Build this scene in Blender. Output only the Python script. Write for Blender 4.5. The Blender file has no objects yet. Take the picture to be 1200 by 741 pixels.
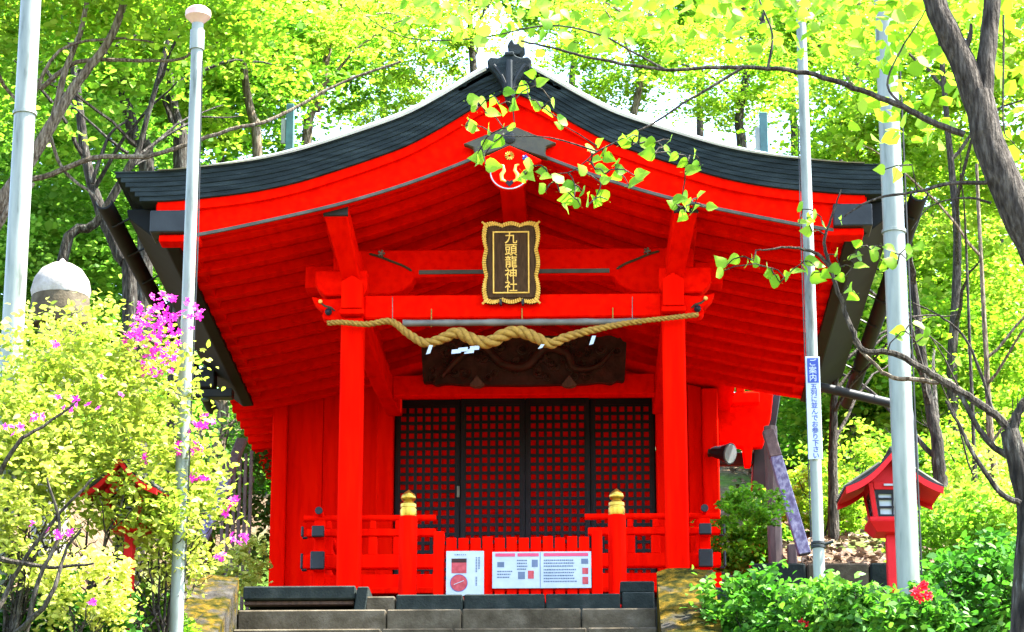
import bpy, bmesh, math, random
import numpy as np
from mathutils import Vector, Matrix
random.seed(7); rng = np.random.default_rng(7)
R = math.radians
scene = bpy.context.scene
COL = scene.collection

# ------------------------------------------------------------------ camera
CAM_Z = -4.8656
PSI, PITCH = R(1.71454), R(16.69103)
cam_d = bpy.data.cameras.new('camera'); cam = bpy.data.objects.new('camera', cam_d); COL.objects.link(cam)
cam.location = (0, 0, CAM_Z)
cam.rotation_euler = (math.pi/2 + PITCH, 0, PSI)
cam_d.sensor_width = 36; cam_d.lens = 36*3200/1200; cam_d.clip_end = 2000; cam_d.clip_start = 0.1
scene.camera = cam

# ------------------------------------------------------------------ sky, sun, exposure
SUN_EL, SUN_AZ = R(60), R(90)            # azimuth clockwise from +Y
world = bpy.data.worlds.new('World'); scene.world = world; world.use_nodes = True
nt = world.node_tree
sky = nt.nodes.new('ShaderNodeTexSky'); sky.sky_type = 'NISHITA'; sky.sun_disc = False
sky.sun_elevation = SUN_EL; sky.sun_rotation = SUN_AZ; sky.air_density = 1.0; sky.dust_density = 2.0
nt.links.new(sky.outputs[0], nt.nodes['Background'].inputs[0]); nt.nodes['Background'].inputs[1].default_value = 0.15
sun_d = bpy.data.lights.new('sun', 'SUN'); sun = bpy.data.objects.new('sun', sun_d); COL.objects.link(sun)
sun_d.energy = 5.0; sun_d.angle = R(0.5); sun_d.color = (1.0, 0.95, 0.86)
to_sun = Vector((math.sin(SUN_AZ)*math.cos(SUN_EL), math.cos(SUN_AZ)*math.cos(SUN_EL), math.sin(SUN_EL)))
sun.rotation_euler = (-to_sun).to_track_quat('-Z', 'Y').to_euler()
sun.location = to_sun*60
scene.view_settings.view_transform = 'Standard'; scene.view_settings.look = 'None'
scene.view_settings.gamma = 1; scene.view_settings.exposure = 3.3
scene.render.engine = 'CYCLES'
scene.cycles.max_bounces = 8; scene.cycles.transmission_bounces = 6; scene.cycles.diffuse_bounces = 4
scene.cycles.use_denoising = True

# pixel of the photograph -> point of the place at depth Y (used to survey positions)
_R = Vector((math.cos(PSI), math.sin(PSI), 0))
_F = Vector((-math.sin(PSI)*math.cos(PITCH), math.cos(PSI)*math.cos(PITCH), math.sin(PITCH)))
_U = _R.cross(_F)
def at(px, py, Y):
    r = _F + _R*((px-600)/3200) - _U*((py-370.5)/3200)
    return r*(Y/r.y) + Vector((0, 0, CAM_Z))
XC = -0.74                                     # the shrine's centre line

# ------------------------------------------------------------------ materials
def newmat(name):
    m = bpy.data.materials.new(name); m.use_nodes = True
    n = m.node_tree.nodes; return m, n, m.node_tree.links, n['Principled BSDF']
def ramp(n, pts):
    r = n.new('ShaderNodeValToRGB'); e = r.color_ramp.elements
    while len(e) < len(pts): e.new(0.5)
    for i, (p, c) in enumerate(pts): e[i].position = p; e[i].color = (*c, 1)
    return r
def noise(n, l, scale, detail=4, coord=None, stretch=None, rough=0.55):
    t = n.new('ShaderNodeTexNoise'); t.inputs['Scale'].default_value = scale; t.inputs['Detail'].default_value = detail
    t.inputs['Roughness'].default_value = rough
    tc = n.new('ShaderNodeNewGeometry'); src = tc.outputs['Position']
    if stretch:
        mp = n.new('ShaderNodeMapping'); mp.inputs['Scale'].default_value = stretch; l.new(src, mp.inputs[0]); src = mp.outputs[0]
    l.new(src, t.inputs['Vector']); return t
def surf(name, pts, scale=4, rough=0.6, metal=0, bump=0.0, bscale=40, stretch=None, spec=0.4, detail=5, bstretch=None, bdist=0.01):
    m, n, l, b = newmat(name)
    t = noise(n, l, scale, detail, stretch=stretch); r = ramp(n, pts)
    l.new(t.outputs['Fac'], r.inputs[0]); l.new(r.outputs[0], b.inputs['Base Color'])
    b.inputs['Roughness'].default_value = rough; b.inputs['Metallic'].default_value = metal
    b.inputs['Specular IOR Level'].default_value = spec
    if bump:
        t2 = noise(n, l, bscale, 6, stretch=bstretch or stretch); bp = n.new('ShaderNodeBump'); bp.inputs['Strength'].default_value = bump
        bp.inputs['Distance'].default_value = bdist
        l.new(t2.outputs['Fac'], bp.inputs['Height']); l.new(bp.outputs[0], b.inputs['Normal'])
    return m
def leafmat(name, c_dark, c_mid, c_light, trans=0.45, rough=0.5, spec=0.15, tmul=(1.0, 1.22, 0.7)):
    m, n, l, b = newmat(name)
    g = n.new('ShaderNodeNewGeometry'); r = ramp(n, [(0.0, c_dark), (0.5, c_mid), (1.0, c_light)])
    t = noise(n, l, 0.9, 2)
    oi = n.new('ShaderNodeObjectInfo')
    a = n.new('ShaderNodeMath'); a.operation = 'MULTIPLY_ADD'; a.inputs[1].default_value = 0.55
    l.new(g.outputs['Random Per Island'], a.inputs[0]); l.new(t.outputs['Fac'], a.inputs[2])
    s = n.new('ShaderNodeMath'); s.operation = 'MULTIPLY_ADD'; s.inputs[1].default_value = 0.4
    l.new(oi.outputs['Random'], s.inputs[0]); l.new(a.outputs[0], s.inputs[2])
    q = n.new('ShaderNodeMath'); q.operation = 'SUBTRACT'; q.inputs[1].default_value = 0.48; l.new(s.outputs[0], q.inputs[0])
    l.new(q.outputs[0], r.inputs[0]); l.new(r.outputs[0], b.inputs['Base Color'])
    b.inputs['Roughness'].default_value = rough; b.inputs['Specular IOR Level'].default_value = spec
    tr = n.new('ShaderNodeBsdfTranslucent'); mu = n.new('ShaderNodeMix'); mu.data_type = 'RGBA'; mu.blend_type = 'MULTIPLY'
    mu.inputs[0].default_value = 1; l.new(r.outputs[0], mu.inputs[6]); mu.inputs[7].default_value = (*tmul, 1)
    l.new(mu.outputs[2], tr.inputs[0])
    mx = n.new('ShaderNodeMixShader'); mx.inputs[0].default_value = trans
    l.new(b.outputs[0], mx.inputs[1]); l.new(tr.outputs[0], mx.inputs[2]); l.new(mx.outputs[0], n['Material Output'].inputs[0])
    return m

MAT = {}
def paint(name, s1, s2):
    # oil-red timber paint: grain streaks, slightly faded patches, hairline darker grime
    m, n, l, b = newmat(name)
    t = noise(n, l, 2.0, 5, stretch=s1); r = ramp(n, [(0.28, (0.56, 0.0016, 0.0002)), (0.5, (0.68, 0.0030, 0.0002)), (0.75, (0.74, 0.0058, 0.0003))]); l.new(t.outputs['Fac'], r.inputs[0])
    t2 = noise(n, l, 0.8, 7, rough=0.7); r2 = ramp(n, [(0.26, (0.80, 0.75, 0.7)), (0.42, (1, 1, 1)), (0.66, (1, 1, 1)), (0.82, (1.0, 1.8, 2.0))]); l.new(t2.outputs['Fac'], r2.inputs[0])
    mx = n.new('ShaderNodeMix'); mx.data_type = 'RGBA'; mx.blend_type = 'MULTIPLY'; mx.inputs[0].default_value = 1
    l.new(r.outputs[0], mx.inputs[6]); l.new(r2.outputs[0], mx.inputs[7]); l.new(mx.outputs[2], b.inputs['Base Color'])
    b.inputs['Roughness'].default_value = 0.7; b.inputs['Specular IOR Level'].default_value = 0.008
    t3 = noise(n, l, 9, 6, stretch=s2); bp = n.new('ShaderNodeBump'); bp.inputs['Strength'].default_value = 0.35; bp.inputs['Distance'].default_value = 0.006
    l.new(t3.outputs['Fac'], bp.inputs['Height']); l.new(bp.outputs[0], b.inputs['Normal'])
    return m
MAT['red'] = paint('vermilion', (7, 1, 7), (1.2, 6, 1.2))
MAT['redv'] = paint('vermilion_post', (7, 7, .8), (9, 9, .7))
MAT['crimson'] = surf('crimson_lantern', [(0.3, (0.40, 0.005, 0.008)), (0.7, (0.54, 0.008, 0.014))], 3, 0.5, bump=0.15, bscale=30, spec=0.15)
MAT['bark_roof'] = surf('roof_bark_dark', [(0.3, (0.006, 0.010, 0.011)), (0.5, (0.012, 0.019, 0.021)), (0.72, (0.026, 0.038, 0.040))], 2.5, 0.85, spec=0.12, bump=0.8, bscale=40, stretch=(1, 1, 6), detail=9)
MAT['roof_shine'] = surf('verge_shine', [(0.3, (0.42, 0.44, 0.46)), (0.7, (0.62, 0.64, 0.66))], 6, 0.35, metal=0.3, bump=0.1)  # pale tone stands for sky shine along the roof edge
MAT['black'] = surf('black_lacquer', [(0.3, (0.005, 0.006, 0.010)), (0.7, (0.010, 0.011, 0.018))], 4, 0.5, spec=0.2)
MAT['iron'] = surf('dark_metal', [(0.3, (0.010, 0.013, 0.015)), (0.7, (0.020, 0.025, 0.027))], 5, 0.55, bump=0.1, spec=0.2)
MAT['pitch'] = surf('pitch_board', [(0.3, (0.004, 0.005, 0.006)), (0.7, (0.008, 0.010, 0.011))], 5, 0.7, spec=0.1)
MAT['teal'] = surf('teal_copper', [(0.3, (0.02, 0.07, 0.07)), (0.7, (0.04, 0.12, 0.12))], 8, 0.5)
MAT['gold'] = surf('gold_metal', [(0.3, (0.34, 0.20, 0.02)), (0.7, (0.50, 0.32, 0.05))], 12, 0.3, metal=0.9)
MAT['gilt'] = surf('gilt_paint', [(0.3, (0.50, 0.27, 0.03)), (0.7, (0.72, 0.44, 0.08))], 14, 0.5, metal=0.1)
MAT['olive'] = surf('olive_bronze', [(0.3, (0.022, 0.020, 0.008)), (0.7, (0.045, 0.040, 0.017))], 14, 0.55, bump=0.2)
MAT['plaque'] = surf('plaque_wood', [(0.3, (0.032, 0.015, 0.006)), (0.7, (0.065, 0.033, 0.014))], 7, 0.7, spec=0.08, bump=0.3, bscale=20, stretch=(8, 8, 1))
MAT['carved'] = surf('carved_wood', [(0.3, (0.016, 0.007, 0.006)), (0.7, (0.05, 0.02, 0.017))], 9, 0.5, bump=0.6, bscale=35, spec=0.15)
MAT['straw'] = surf('straw_rope', [(0.3, (0.18, 0.095, 0.012)), (0.7, (0.35, 0.20, 0.026))], 30, 0.8, bump=0.6, bscale=120)
MAT['paper'] = surf('white_paper', [(0.3, (0.30, 0.35, 0.40)), (0.7, (0.37, 0.42, 0.46))], 9, 0.7)
MAT['ink'] = surf('print_ink', [(0.3, (0.06, 0.09, 0.14)), (0.7, (0.10, 0.13, 0.20))], 9, 0.7)
MAT['blue'] = surf('print_blue', [(0.3, (0.01, 0.03, 0.20)), (0.7, (0.02, 0.05, 0.28))], 9, 0.5)
MAT['pinkprint'] = surf('print_pink', [(0.3, (0.45, 0.03, 0.09)), (0.7, (0.5, 0.05, 0.12))], 9, 0.6)
MAT['redprint'] = surf('print_red', [(0.3, (0.25, 0.012, 0.018)), (0.7, (0.42, 0.05, 0.06))], 25, 0.6)
MAT['bamboo'] = surf('bamboo_grey', [(0.3, (0.075, 0.072, 0.06)), (0.7, (0.15, 0.145, 0.12))], 8, 0.6)
MAT['edge_grey'] = surf('edge_grey', [(0.3, (0.05, 0.05, 0.042)), (0.7, (0.09, 0.088, 0.075))], 8, 0.7, spec=0.1)
MAT['galv'] = surf('galvanised_pole', [(0.30, (0.05, 0.06, 0.045)), (0.42, (0.14, 0.165, 0.145)), (0.6, (0.19, 0.215, 0.19)), (0.8, (0.24, 0.26, 0.23))], 2.2, 0.45, metal=0.1, stretch=(5, 5, 0.8), bump=0.12, detail=9)
MAT['terra'] = surf('cap_pinkbrown', [(0.3, (0.40, 0.26, 0.22)), (0.7, (0.52, 0.36, 0.31))], 9, 0.6)
MAT['bark'] = surf('tree_bark', [(0.34, (0.016, 0.013, 0.011)), (0.5, (0.042, 0.036, 0.029)), (0.66, (0.085, 0.075, 0.062))], 13, 0.85, bump=1.0, bscale=14, stretch=(4, 4, 0.7), bdist=0.05, spec=0.1)
MAT['bark_pale'] = surf('tree_bark_pale', [(0.36, (0.045, 0.033, 0.022)), (0.5, (0.11, 0.085, 0.058)), (0.64, (0.19, 0.16, 0.12))], 10, 0.85, bump=0.8, bscale=14, stretch=(4, 4, 0.7), bdist=0.05, spec=0.1)
MAT['bark_dark'] = surf('tree_bark_dark', [(0.36, (0.010, 0.009, 0.008)), (0.5, (0.03, 0.026, 0.021)), (0.60, (0.05, 0.046, 0.038)), (0.68, (0.11, 0.115, 0.10))], 8, 0.85, bump=0.8, bscale=14, stretch=(4, 4, 0.7), bdist=0.05, spec=0.1)
MAT['stone'] = surf('grey_stone', [(0.3, (0.036, 0.029, 0.018)), (0.5, (0.062, 0.051, 0.033)), (0.72, (0.10, 0.085, 0.06))], 6, 0.9, spec=0.1, bump=0.6, bscale=45)
MAT['darkstone'] = surf('dark_slate', [(0.3, (0.008, 0.012, 0.011)), (0.55, (0.015, 0.021, 0.019)), (0.75, (0.03, 0.036, 0.032))], 7, 0.85, spec=0.1, bump=0.6, bscale=50)
MAT['pale_stone'] = surf('pale_granite', [(0.3, (0.10, 0.085, 0.065)), (0.5, (0.20, 0.185, 0.16)), (0.7, (0.32, 0.31, 0.29))], 5, 0.8, bump=0.4, bscale=40)
MAT['wood_brown'] = surf('brown_wood', [(0.3, (0.045, 0.025, 0.022)), (0.7, (0.10, 0.06, 0.05))], 6, 0.7, bump=0.4, stretch=(6, 6, 1))
MAT['wood_sunlit'] = surf('sunlit_pale_wood', [(0.35, (0.05, 0.035, 0.075)), (0.5, (0.10, 0.085, 0.14)), (0.65, (0.20, 0.185, 0.23))], 5, 0.6, bump=0.2, stretch=(6, 6, 1))  # pale lavender tint stands for sunlight on brown wood
MAT['lens'] = surf('lamp_lens', [(0.3, (0.10, 0.11, 0.12)), (0.7, (0.16, 0.17, 0.18))], 5, 0.2)
MAT['litter'] = surf('dry_leaves', [(0.3, (0.09, 0.05, 0.03)), (0.55, (0.18, 0.12, 0.08)), (0.75, (0.30, 0.23, 0.17))], 12, 0.9)
MAT['mossy'] = None
def mossy(name='mossy_stone', t0=.42, t1=.52):
    m, n, l, b = newmat(name)
    t = noise(n, l, 5, 6); r = ramp(n, [(0.3, (0.014, 0.0132, 0.0115)), (0.52, (0.034, 0.032, 0.028)), (0.72, (0.065, 0.062, 0.055))])
    l.new(t.outputs['Fac'], r.inputs[0])
    t2 = noise(n, l, 2.2, 7, rough=0.65); r2 = ramp(n, [(t0, (0, 0, 0)), (t1, (1, 1, 1))]); l.new(t2.outputs['Fac'], r2.inputs[0])
    t3 = noise(n, l, 11, 6); r3 = ramp(n, [(0.36, (0.006, 0.009, 0.0008)), (0.5, (0.032, 0.026, 0.002)), (0.64, (0.085, 0.052, 0.004))]); l.new(t3.outputs['Fac'], r3.inputs[0])
    mx = n.new('ShaderNodeMix'); mx.data_type = 'RGBA'; l.new(r2.outputs[0], mx.inputs[0]); l.new(r.outputs[0], mx.inputs[6]); l.new(r3.outputs[0], mx.inputs[7])
    l.new(mx.outputs[2], b.inputs['Base Color']); b.inputs['Roughness'].default_value = 0.95; b.inputs['Specular IOR Level'].default_value = 0.04
    t4 = noise(n, l, 40, 8); bp = n.new('ShaderNodeBump'); bp.inputs['Strength'].default_value = 0.8; bp.inputs['Distance'].default_value = 0.02
    l.new(t4.outputs['Fac'], bp.inputs['Height']); l.new(bp.outputs[0], b.inputs['Normal'])
    return m
MAT['mossy'] = mossy(); MAT['golden'] = mossy('golden_moss_stone', .30, .46)
def earth():
    m, n, l, b = newmat('forest_floor')
    t = noise(n, l, 14, 8); r = ramp(n, [(0.3, (0.03, 0.02, 0.012)), (0.5, (0.08, 0.054, 0.034)), (0.72, (0.17, 0.125, 0.085))]); l.new(t.outputs['Fac'], r.inputs[0])
    t2 = noise(n, l, 0.35, 5); r2 = ramp(n, [(0.5, (0, 0, 0)), (0.62, (1, 1, 1))]); l.new(t2.outputs['Fac'], r2.inputs[0])
    t3 = noise(n, l, 9, 6); r3 = ramp(n, [(0.35, (0.03, 0.06, 0.008)), (0.65, (0.09, 0.16, 0.02))]); l.new(t3.outputs['Fac'], r3.inputs[0])
    mx = n.new('ShaderNodeMix'); mx.data_type = 'RGBA'; l.new(r2.outputs[0], mx.inputs[0]); l.new(r.outputs[0], mx.inputs[6]); l.new(r3.outputs[0], mx.inputs[7])
    l.new(mx.outputs[2], b.inputs['Base Color']); b.inputs['Roughness'].default_value = 0.95; b.inputs['Specular IOR Level'].default_value = 0.06
    bp = n.new('ShaderNodeBump'); bp.inputs['Strength'].default_value = 0.8; bp.inputs['Distance'].default_value = 0.04
    l.new(t.outputs['Fac'], bp.inputs['Height']); l.new(bp.outputs[0], b.inputs['Normal'])
    return m
MAT['earth'] = earth()
MAT['leaf_fresh'] = leafmat('leaf_fresh', (0.045, 0.15, 0.010), (0.12, 0.26, 0.016), (0.28, 0.40, 0.05), 0.55)
MAT['leaf_mid'] = leafmat('leaf_mid', (0.036, 0.12, 0.014), (0.095, 0.23, 0.022), (0.20, 0.34, 0.05), 0.55)
MAT['leaf_deep'] = leafmat('leaf_deep', (0.014, 0.045, 0.012), (0.032, 0.080, 0.014), (0.065, 0.13, 0.02), 0.35)
MAT['leaf_lime'] = leafmat('leaf_lime', (0.10, 0.23, 0.012), (0.23, 0.35, 0.024), (0.45, 0.50, 0.09), 0.55)
MAT['leaf_hang'] = leafmat('leaf_hang', (0.07, 0.18, 0.010), (0.17, 0.30, 0.020), (0.36, 0.45, 0.07), 0.55)
MAT['leaf_azalea'] = leafmat('leaf_azalea', (0.16, 0.23, 0.025), (0.36, 0.39, 0.06), (0.60, 0.56, 0.16), 0.45)
MAT['leaf_gloss'] = leafmat('leaf_gloss', (0.018, 0.085, 0.010), (0.050, 0.17, 0.016), (0.14, 0.29, 0.03), 0.45, rough=0.45, spec=0.2)
MAT['petal'] = leafmat('petal_magenta', (0.50, 0.01, 0.28), (0.62, 0.02, 0.40), (0.75, 0.10, 0.55), 0.35, tmul=(1, 1, 1))
MAT['petal_red'] = leafmat('petal_red', (0.55, 0.008, 0.02), (0.70, 0.012, 0.03), (0.8, 0.03, 0.06), 0.35, tmul=(1, 1, 1))

# ------------------------------------------------------------------ mesh helpers
class MB:
    def __init__(s): s.v = []; s.f = []
    def add(s, v, f):
        o = len(s.v); s.v += [tuple(q) for q in v]; s.f += [tuple(i+o for i in q) for q in f]; return s
    def box(s, x0, x1, y0, y1, z0, z1):
        return s.add([(x0,y0,z0),(x1,y0,z0),(x1,y1,z0),(x0,y1,z0),(x0,y0,z1),(x1,y0,z1),(x1,y1,z1),(x0,y1,z1)],
                     [(0,3,2,1),(4,5,6,7),(0,1,5,4),(1,2,6,5),(2,3,7,6),(3,0,4,7)])
    def hexa(s, b, t):
        return s.add(list(b)+list(t), [(0,3,2,1),(4,5,6,7),(0,1,5,4),(1,2,6,5),(2,3,7,6),(3,0,4,7)])
    def prism(s, poly, d0, d1, axis='y'):
        n = len(poly)
        mk = {'y': lambda p, d: (p[0], d, p[1]), 'x': lambda p, d: (d, p[0], p[1]), 'z': lambda p, d: (p[0], p[1], d)}[axis]
        return s.add([mk(p, d0) for p in poly]+[mk(p, d1) for p in poly],
                     [tuple(range(n)), tuple(range(2*n-1, n-1, -1))]+[(i, i+n, (i+1) % n+n, (i+1) % n) for i in range(n)])
    def strip(s, top, bot, y0, y1):
        # a curved slab: outlines top/bot [(x,z)...] of equal length swept from y0 to y1
        n = len(top)
        v = [(x,y0,z) for x,z in top]+[(x,y0,z) for x,z in bot]+[(x,y1,z) for x,z in top]+[(x,y1,z) for x,z in bot]
        f = []
        for i in range(n-1):
            f += [(i, i+n, i+n+1, i+1), (i+2*n, i+1+2*n, i+1+3*n, i+3*n), (i, i+1, i+1+2*n, i+2*n), (i+n, i+3*n, i+1+3*n, i+1+n)]
        f += [(0, 2*n, 3*n, n), (n-1, 2*n-1, 4*n-1, 3*n-1)]
        return s.add(v, f)
    def tube(s, pts, rad, n=8, cap=True):
        pts = [Vector(p) for p in pts]
        if not hasattr(rad, '__len__'): rad = [rad]*len(pts)
        v = []; up = None
        for i, p in enumerate(pts):
            d = (pts[min(i+1, len(pts)-1)]-pts[max(i-1, 0)]).normalized()
            if up is None:
                up = Vector((0,0,1)) if abs(d.z) < 0.9 else Vector((0,1,0))
            a = d.cross(up).normalized(); up = a.cross(d).normalized()
            for k in range(n):
                t = 2*math.pi*k/n; v.append(p+(a*math.cos(t)+up*math.sin(t))*rad[i])
        f = []
        for i in range(len(pts)-1):
            for k in range(n):
                f.append((i*n+k, (i+1)*n+k, (i+1)*n+(k+1) % n, i*n+(k+1) % n))
        if cap: f += [tuple(range(n)), tuple(range(len(v)-1, len(v)-n-1, -1))]
        return s.add(v, f)
    def lathe(s, prof, c=(0,0,0), n=16):
        v = []; f = []
        for r, z in prof:
            for k in range(n):
                t = 2*math.pi*(k+0.5)/n; v.append((c[0]+r*math.cos(t), c[1]+r*math.sin(t), c[2]+z))
        for i in range(len(prof)-1):
            for k in range(n): f.append((i*n+k, i*n+(k+1) % n, (i+1)*n+(k+1) % n, (i+1)*n+k))
        f += [tuple(range(n-1, -1, -1)), tuple(range((len(prof)-1)*n, len(prof)*n))]
        return s.add(v, f)
def root_of(o):
    while o.parent: o = o.parent
    return o
def link(name, me, parent=None, loc=(0,0,0)):
    o = bpy.data.objects.new(name, me); COL.objects.link(o); o.parent = parent; o.location = loc; return o
def build(mb, name, mat, parent=None, smooth=False, bevel=0.0, local=False, seg=1):
    v = mb.v
    if parent is not None and not local:
        r = root_of(parent).location; v = [(a-r.x, b-r.y, c-r.z) for a, b, c in v]
    me = bpy.data.meshes.new(name); me.from_pydata(v, [], mb.f); me.update()
    bm = bmesh.new(); bm.from_mesh(me); bmesh.ops.recalc_face_normals(bm, faces=bm.faces)
    if bevel:
        ed = [e for e in bm.edges if len(e.link_faces) == 2 and e.calc_face_angle(0) > 0.6]
        bmesh.ops.bevel(bm, geom=ed, offset=bevel, segments=seg, affect='EDGES', clamp_overlap=True)
    bm.to_mesh(me); bm.free()
    if smooth:
        me.polygons.foreach_set('use_smooth', [True]*len(me.polygons))
        try: me.set_sharp_from_angle(angle=R(smooth if smooth is not True else 50))
        except Exception: pass
    me.materials.append(MAT[mat] if isinstance(mat, str) else mat)
    return link(name, me, parent)
def tag(o, label=None, cat=None, group=None, kind=None):
    if label: o['label'] = label
    if cat: o['category'] = cat
    if group: o['group'] = group
    if kind: o['kind'] = kind
    return o
def empty(name, loc, label, cat, group=None):
    o = bpy.data.objects.new(name, None); COL.objects.link(o); o.location = loc; o.empty_display_size = 0.1
    return tag(o, label, cat, group)
def bx(name, mat, parent, x0, x1, y0, y1, z0, z1, bevel=0.008):
    return build(MB().box(x0, x1, y0, y1, z0, z1), name, mat, parent, bevel=bevel)
def interp(x, xs, ys): return float(np.interp(x, xs, ys))
def smooth_curve(pts, per=6):
    P = [Vector(p) for p in pts]; out = []
    for i in range(len(P)-1):
        p0, p1, p2, p3 = P[max(i-1, 0)], P[i], P[i+1], P[min(i+2, len(P)-1)]
        for k in range(per):
            t = k/per
            out.append(0.5*((2*p1)+(p2-p0)*t+(2*p0-5*p1+4*p2-p3)*t*t+(3*p1-p0-3*p2+p3)*t*t*t))
    out.append(P[-1]); return out
def mesh_np(name, verts, faces, mat, nper):
    # verts (N,3); faces (M,nper) index array
    me = bpy.data.meshes.new(name); nv, nf = len(verts), len(faces)
    me.vertices.add(nv); me.vertices.foreach_set('co', np.ascontiguousarray(verts, dtype=np.float32).ravel())
    me.loops.add(nf*nper); me.loops.foreach_set('vertex_index', np.ascontiguousarray(faces, dtype=np.int32).ravel())
    me.polygons.add(nf); me.polygons.foreach_set('loop_start', np.arange(0, nf*nper, nper, dtype=np.int32))
    me.update(calc_edges=True); me.validate()
    me.materials.append(MAT[mat]); return me
def leaf_mesh(name, pos, size, mat, tilt=0.7, wide=0.55, six=True, droop=0.15):
    # one folded leaf per point; tilt = how far normals stray from straight up
    n = len(pos); pos = np.asarray(pos, float)
    nz = rng.normal(size=(n, 3))*tilt; nz[:, 2] += 1.0; nz /= np.linalg.norm(nz, axis=1, keepdims=True)
    az = rng.uniform(0, 2*np.pi, n); d = np.stack([np.cos(az), np.sin(az), rng.normal(-droop, 0.25, n)], 1)
    d -= nz*np.sum(d*nz, 1, keepdims=True); d /= np.linalg.norm(d, axis=1, keepdims=True)+1e-9
    s = np.cross(nz, d); L = np.asarray(size).reshape(-1, 1); W = L*wide
    if six:
        tpl = [(0, 0, 0), (0.3, 0.5, 0.06), (0.68, 0.40, 0.04), (1.0, 0, -0.08), (0.68, -0.40, 0.04), (0.3, -0.5, 0.06)]
    else:
        tpl = [(0, 0, 0), (0.5, 0.5, 0.05), (1.0, 0, -0.05), (0.5, -0.5, 0.05)]
    k = len(tpl); V = np.zeros((n, k, 3))
    for i, (a, b, c) in enumerate(tpl): V[:, i] = pos+d*L*(a-0.5)+s*W*b+nz*L*c
    F = np.arange(n*k).reshape(n, k)
    return mesh_np(name, V.reshape(-1, 3), F, mat, k)
def clumps(n_cl, per, rad, flat=0.35, csize=0.5, shell=0.35):
    # leaf positions in flattened sprays spread through an ellipsoid of radii rad
    c = rng.normal(size=(n_cl, 3)); c /= np.linalg.norm(c, axis=1, keepdims=True)
    c *= (shell+(1-shell)*rng.uniform(0, 1, (n_cl, 1)))**0.7
    c *= np.asarray(rad)*rng.uniform(0.85, 1.12, (n_cl, 1))
    sz = csize*rng.uniform(0.55, 1.4, n_cl)
    p = rng.normal(size=(n_cl, per, 3))*sz[:, None, None]
    p[:, :, 2] *= flat
    tl = rng.normal(0, 0.25, (n_cl, 2)); p[:, :, 2] += p[:, :, 0]*tl[:, None, 0]+p[:, :, 1]*tl[:, None, 1]
    return (p+c[:, None, :]).reshape(-1, 3)

# ------------------------------------------------------------------ terrain
def sst(a, b, x): t = min(1, max(0, (x-a)/(b-a))); return t*t*(3-2*t)
ST_TOP_Y, RISE, TREAD = 23.55, 0.22, 0.29
def stair_z(y): return -0.34-(ST_TOP_Y-y)*RISE/TREAD
def hz(x, y):
    u = x-XC
    front = -6.4+4.35*sst(11, 17.5, y)+0.195*max(0, min(y, 23.6)-17.5)+0.24*sst(23.2, 24, y)
    if -3.2 < x < 0.80 and y < 23.6: return min(front, stair_z(y)-0.45) if y > 11.8 else -6.4
    pad = -0.62
    hill = 0.42+0.30*(min(y, 75)-26.4)+0.06*max(0, y-75)
    hill += 0.35*math.sin(x*0.45+1.3)*math.sin(y*0.33)*sst(28, 36, y)
    if y <= 26.3: return front if y < 24 else pad
    side_r = sst(2.45, 2.75, u); side_l = sst(3.6, 6.5, -u)
    back = sst(33.5, 38, y)
    if u > 0: m = max(side_r, back); return pad*(1-m)+hill*m
    m = max(side_l*sst(26.3, 31, y), back); return pad*(1-m)+hill*m
gx = sorted(set([-400,-250,-150,-100,-70,-50]+list(np.arange(-40,-8,2.0))+list(np.arange(-8,8.01,0.4))+[-3.3,-3.19,0.79,0.9,XC+2.44,XC+2.76]+list(np.arange(10,41,2.0))+[50,70,100,150,250,400]))
gy = sorted(set([-400,-200,-100,-50,-20,0,6,10]+list(np.arange(11.5,24,0.36))+[23.59,23.61,24,24.5,25,26,26.29,26.31]+list(np.arange(27,48,0.8))+list(np.arange(48,76,3.0))+[80,95,120,160,220,300,400]))
gm = MB(); NX = len(gx)
gm.v = [(float(x), float(y), hz(x, y)) for y in gy for x in gx]
gm.f = [(j*NX+i, j*NX+i+1, (j+1)*NX+i+1, (j+1)*NX+i) for j in range(len(gy)-1) for i in range(NX-1)]
ground = build(gm, 'ground', 'earth', smooth=True); tag(ground, kind='structure', label='leaf covered forest floor rising behind the shrine')

# ------------------------------------------------------------------ stone stairs
SX0, SX1 = -3.07, 0.55
st = empty('stone_stairs', (-1.2, 23.5, -0.5), 'weathered stone steps climbing to the red shrine', 'stairs')
cuts = [[-3.07,-1.78,-1.13,-0.1,0.55],[-3.07,-1.80,-1.19,-0.05,0.55],[-3.07,-2.1,-1.0,-0.2,0.55],[-3.07,-1.7,-0.6,0.55]]
for k in range(26):
    z = -0.52-RISE*k; y1 = ST_TOP_Y-TREAD*k; y0 = y1-TREAD
    c = cuts[k % 4] if k < 6 else [SX0, -1.2, SX1]
    for a, b in zip(c[:-1], c[1:]):
        j = random.uniform(-0.006, 0.006)
        bx('step_block', 'stone', st, a+0.004, b-0.004, y0+j, y1+0.1, z-RISE-0.06, z+j*0.5, bevel=0.012)
pf = empty('stone_platform', (-1.2, 24.5, -0.6), 'dark slate platform edging under the red shrine posts', 'platform')
for a, b in [(-1.72,-1.135),(-1.125,-0.42),(-0.41,0.24)]:
    bx('slate_block', 'darkstone', pf, a, b, 23.56, 24.2, -0.72, -0.335+random.uniform(-.004,.004), bevel=0.012)
bx('paving', 'darkstone', pf, -3.4, 2.0, 24.202, 31.5, -0.8, -0.34, bevel=0.01)
bx('coping_slab', 'darkstone', pf, -3.07, -2.08, 23.6, 24.19, -0.365, -0.245, bevel=0.012)
bx('timber_strip', 'wood_brown', pf, -3.07, -2.10, 23.66, 23.76, -0.40, -0.368, bevel=0.004)
bx('plinth_block', 'stone', pf, -1.99, -1.73, 23.58, 24.19, -0.72, -0.345, bevel=0.012)
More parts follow.
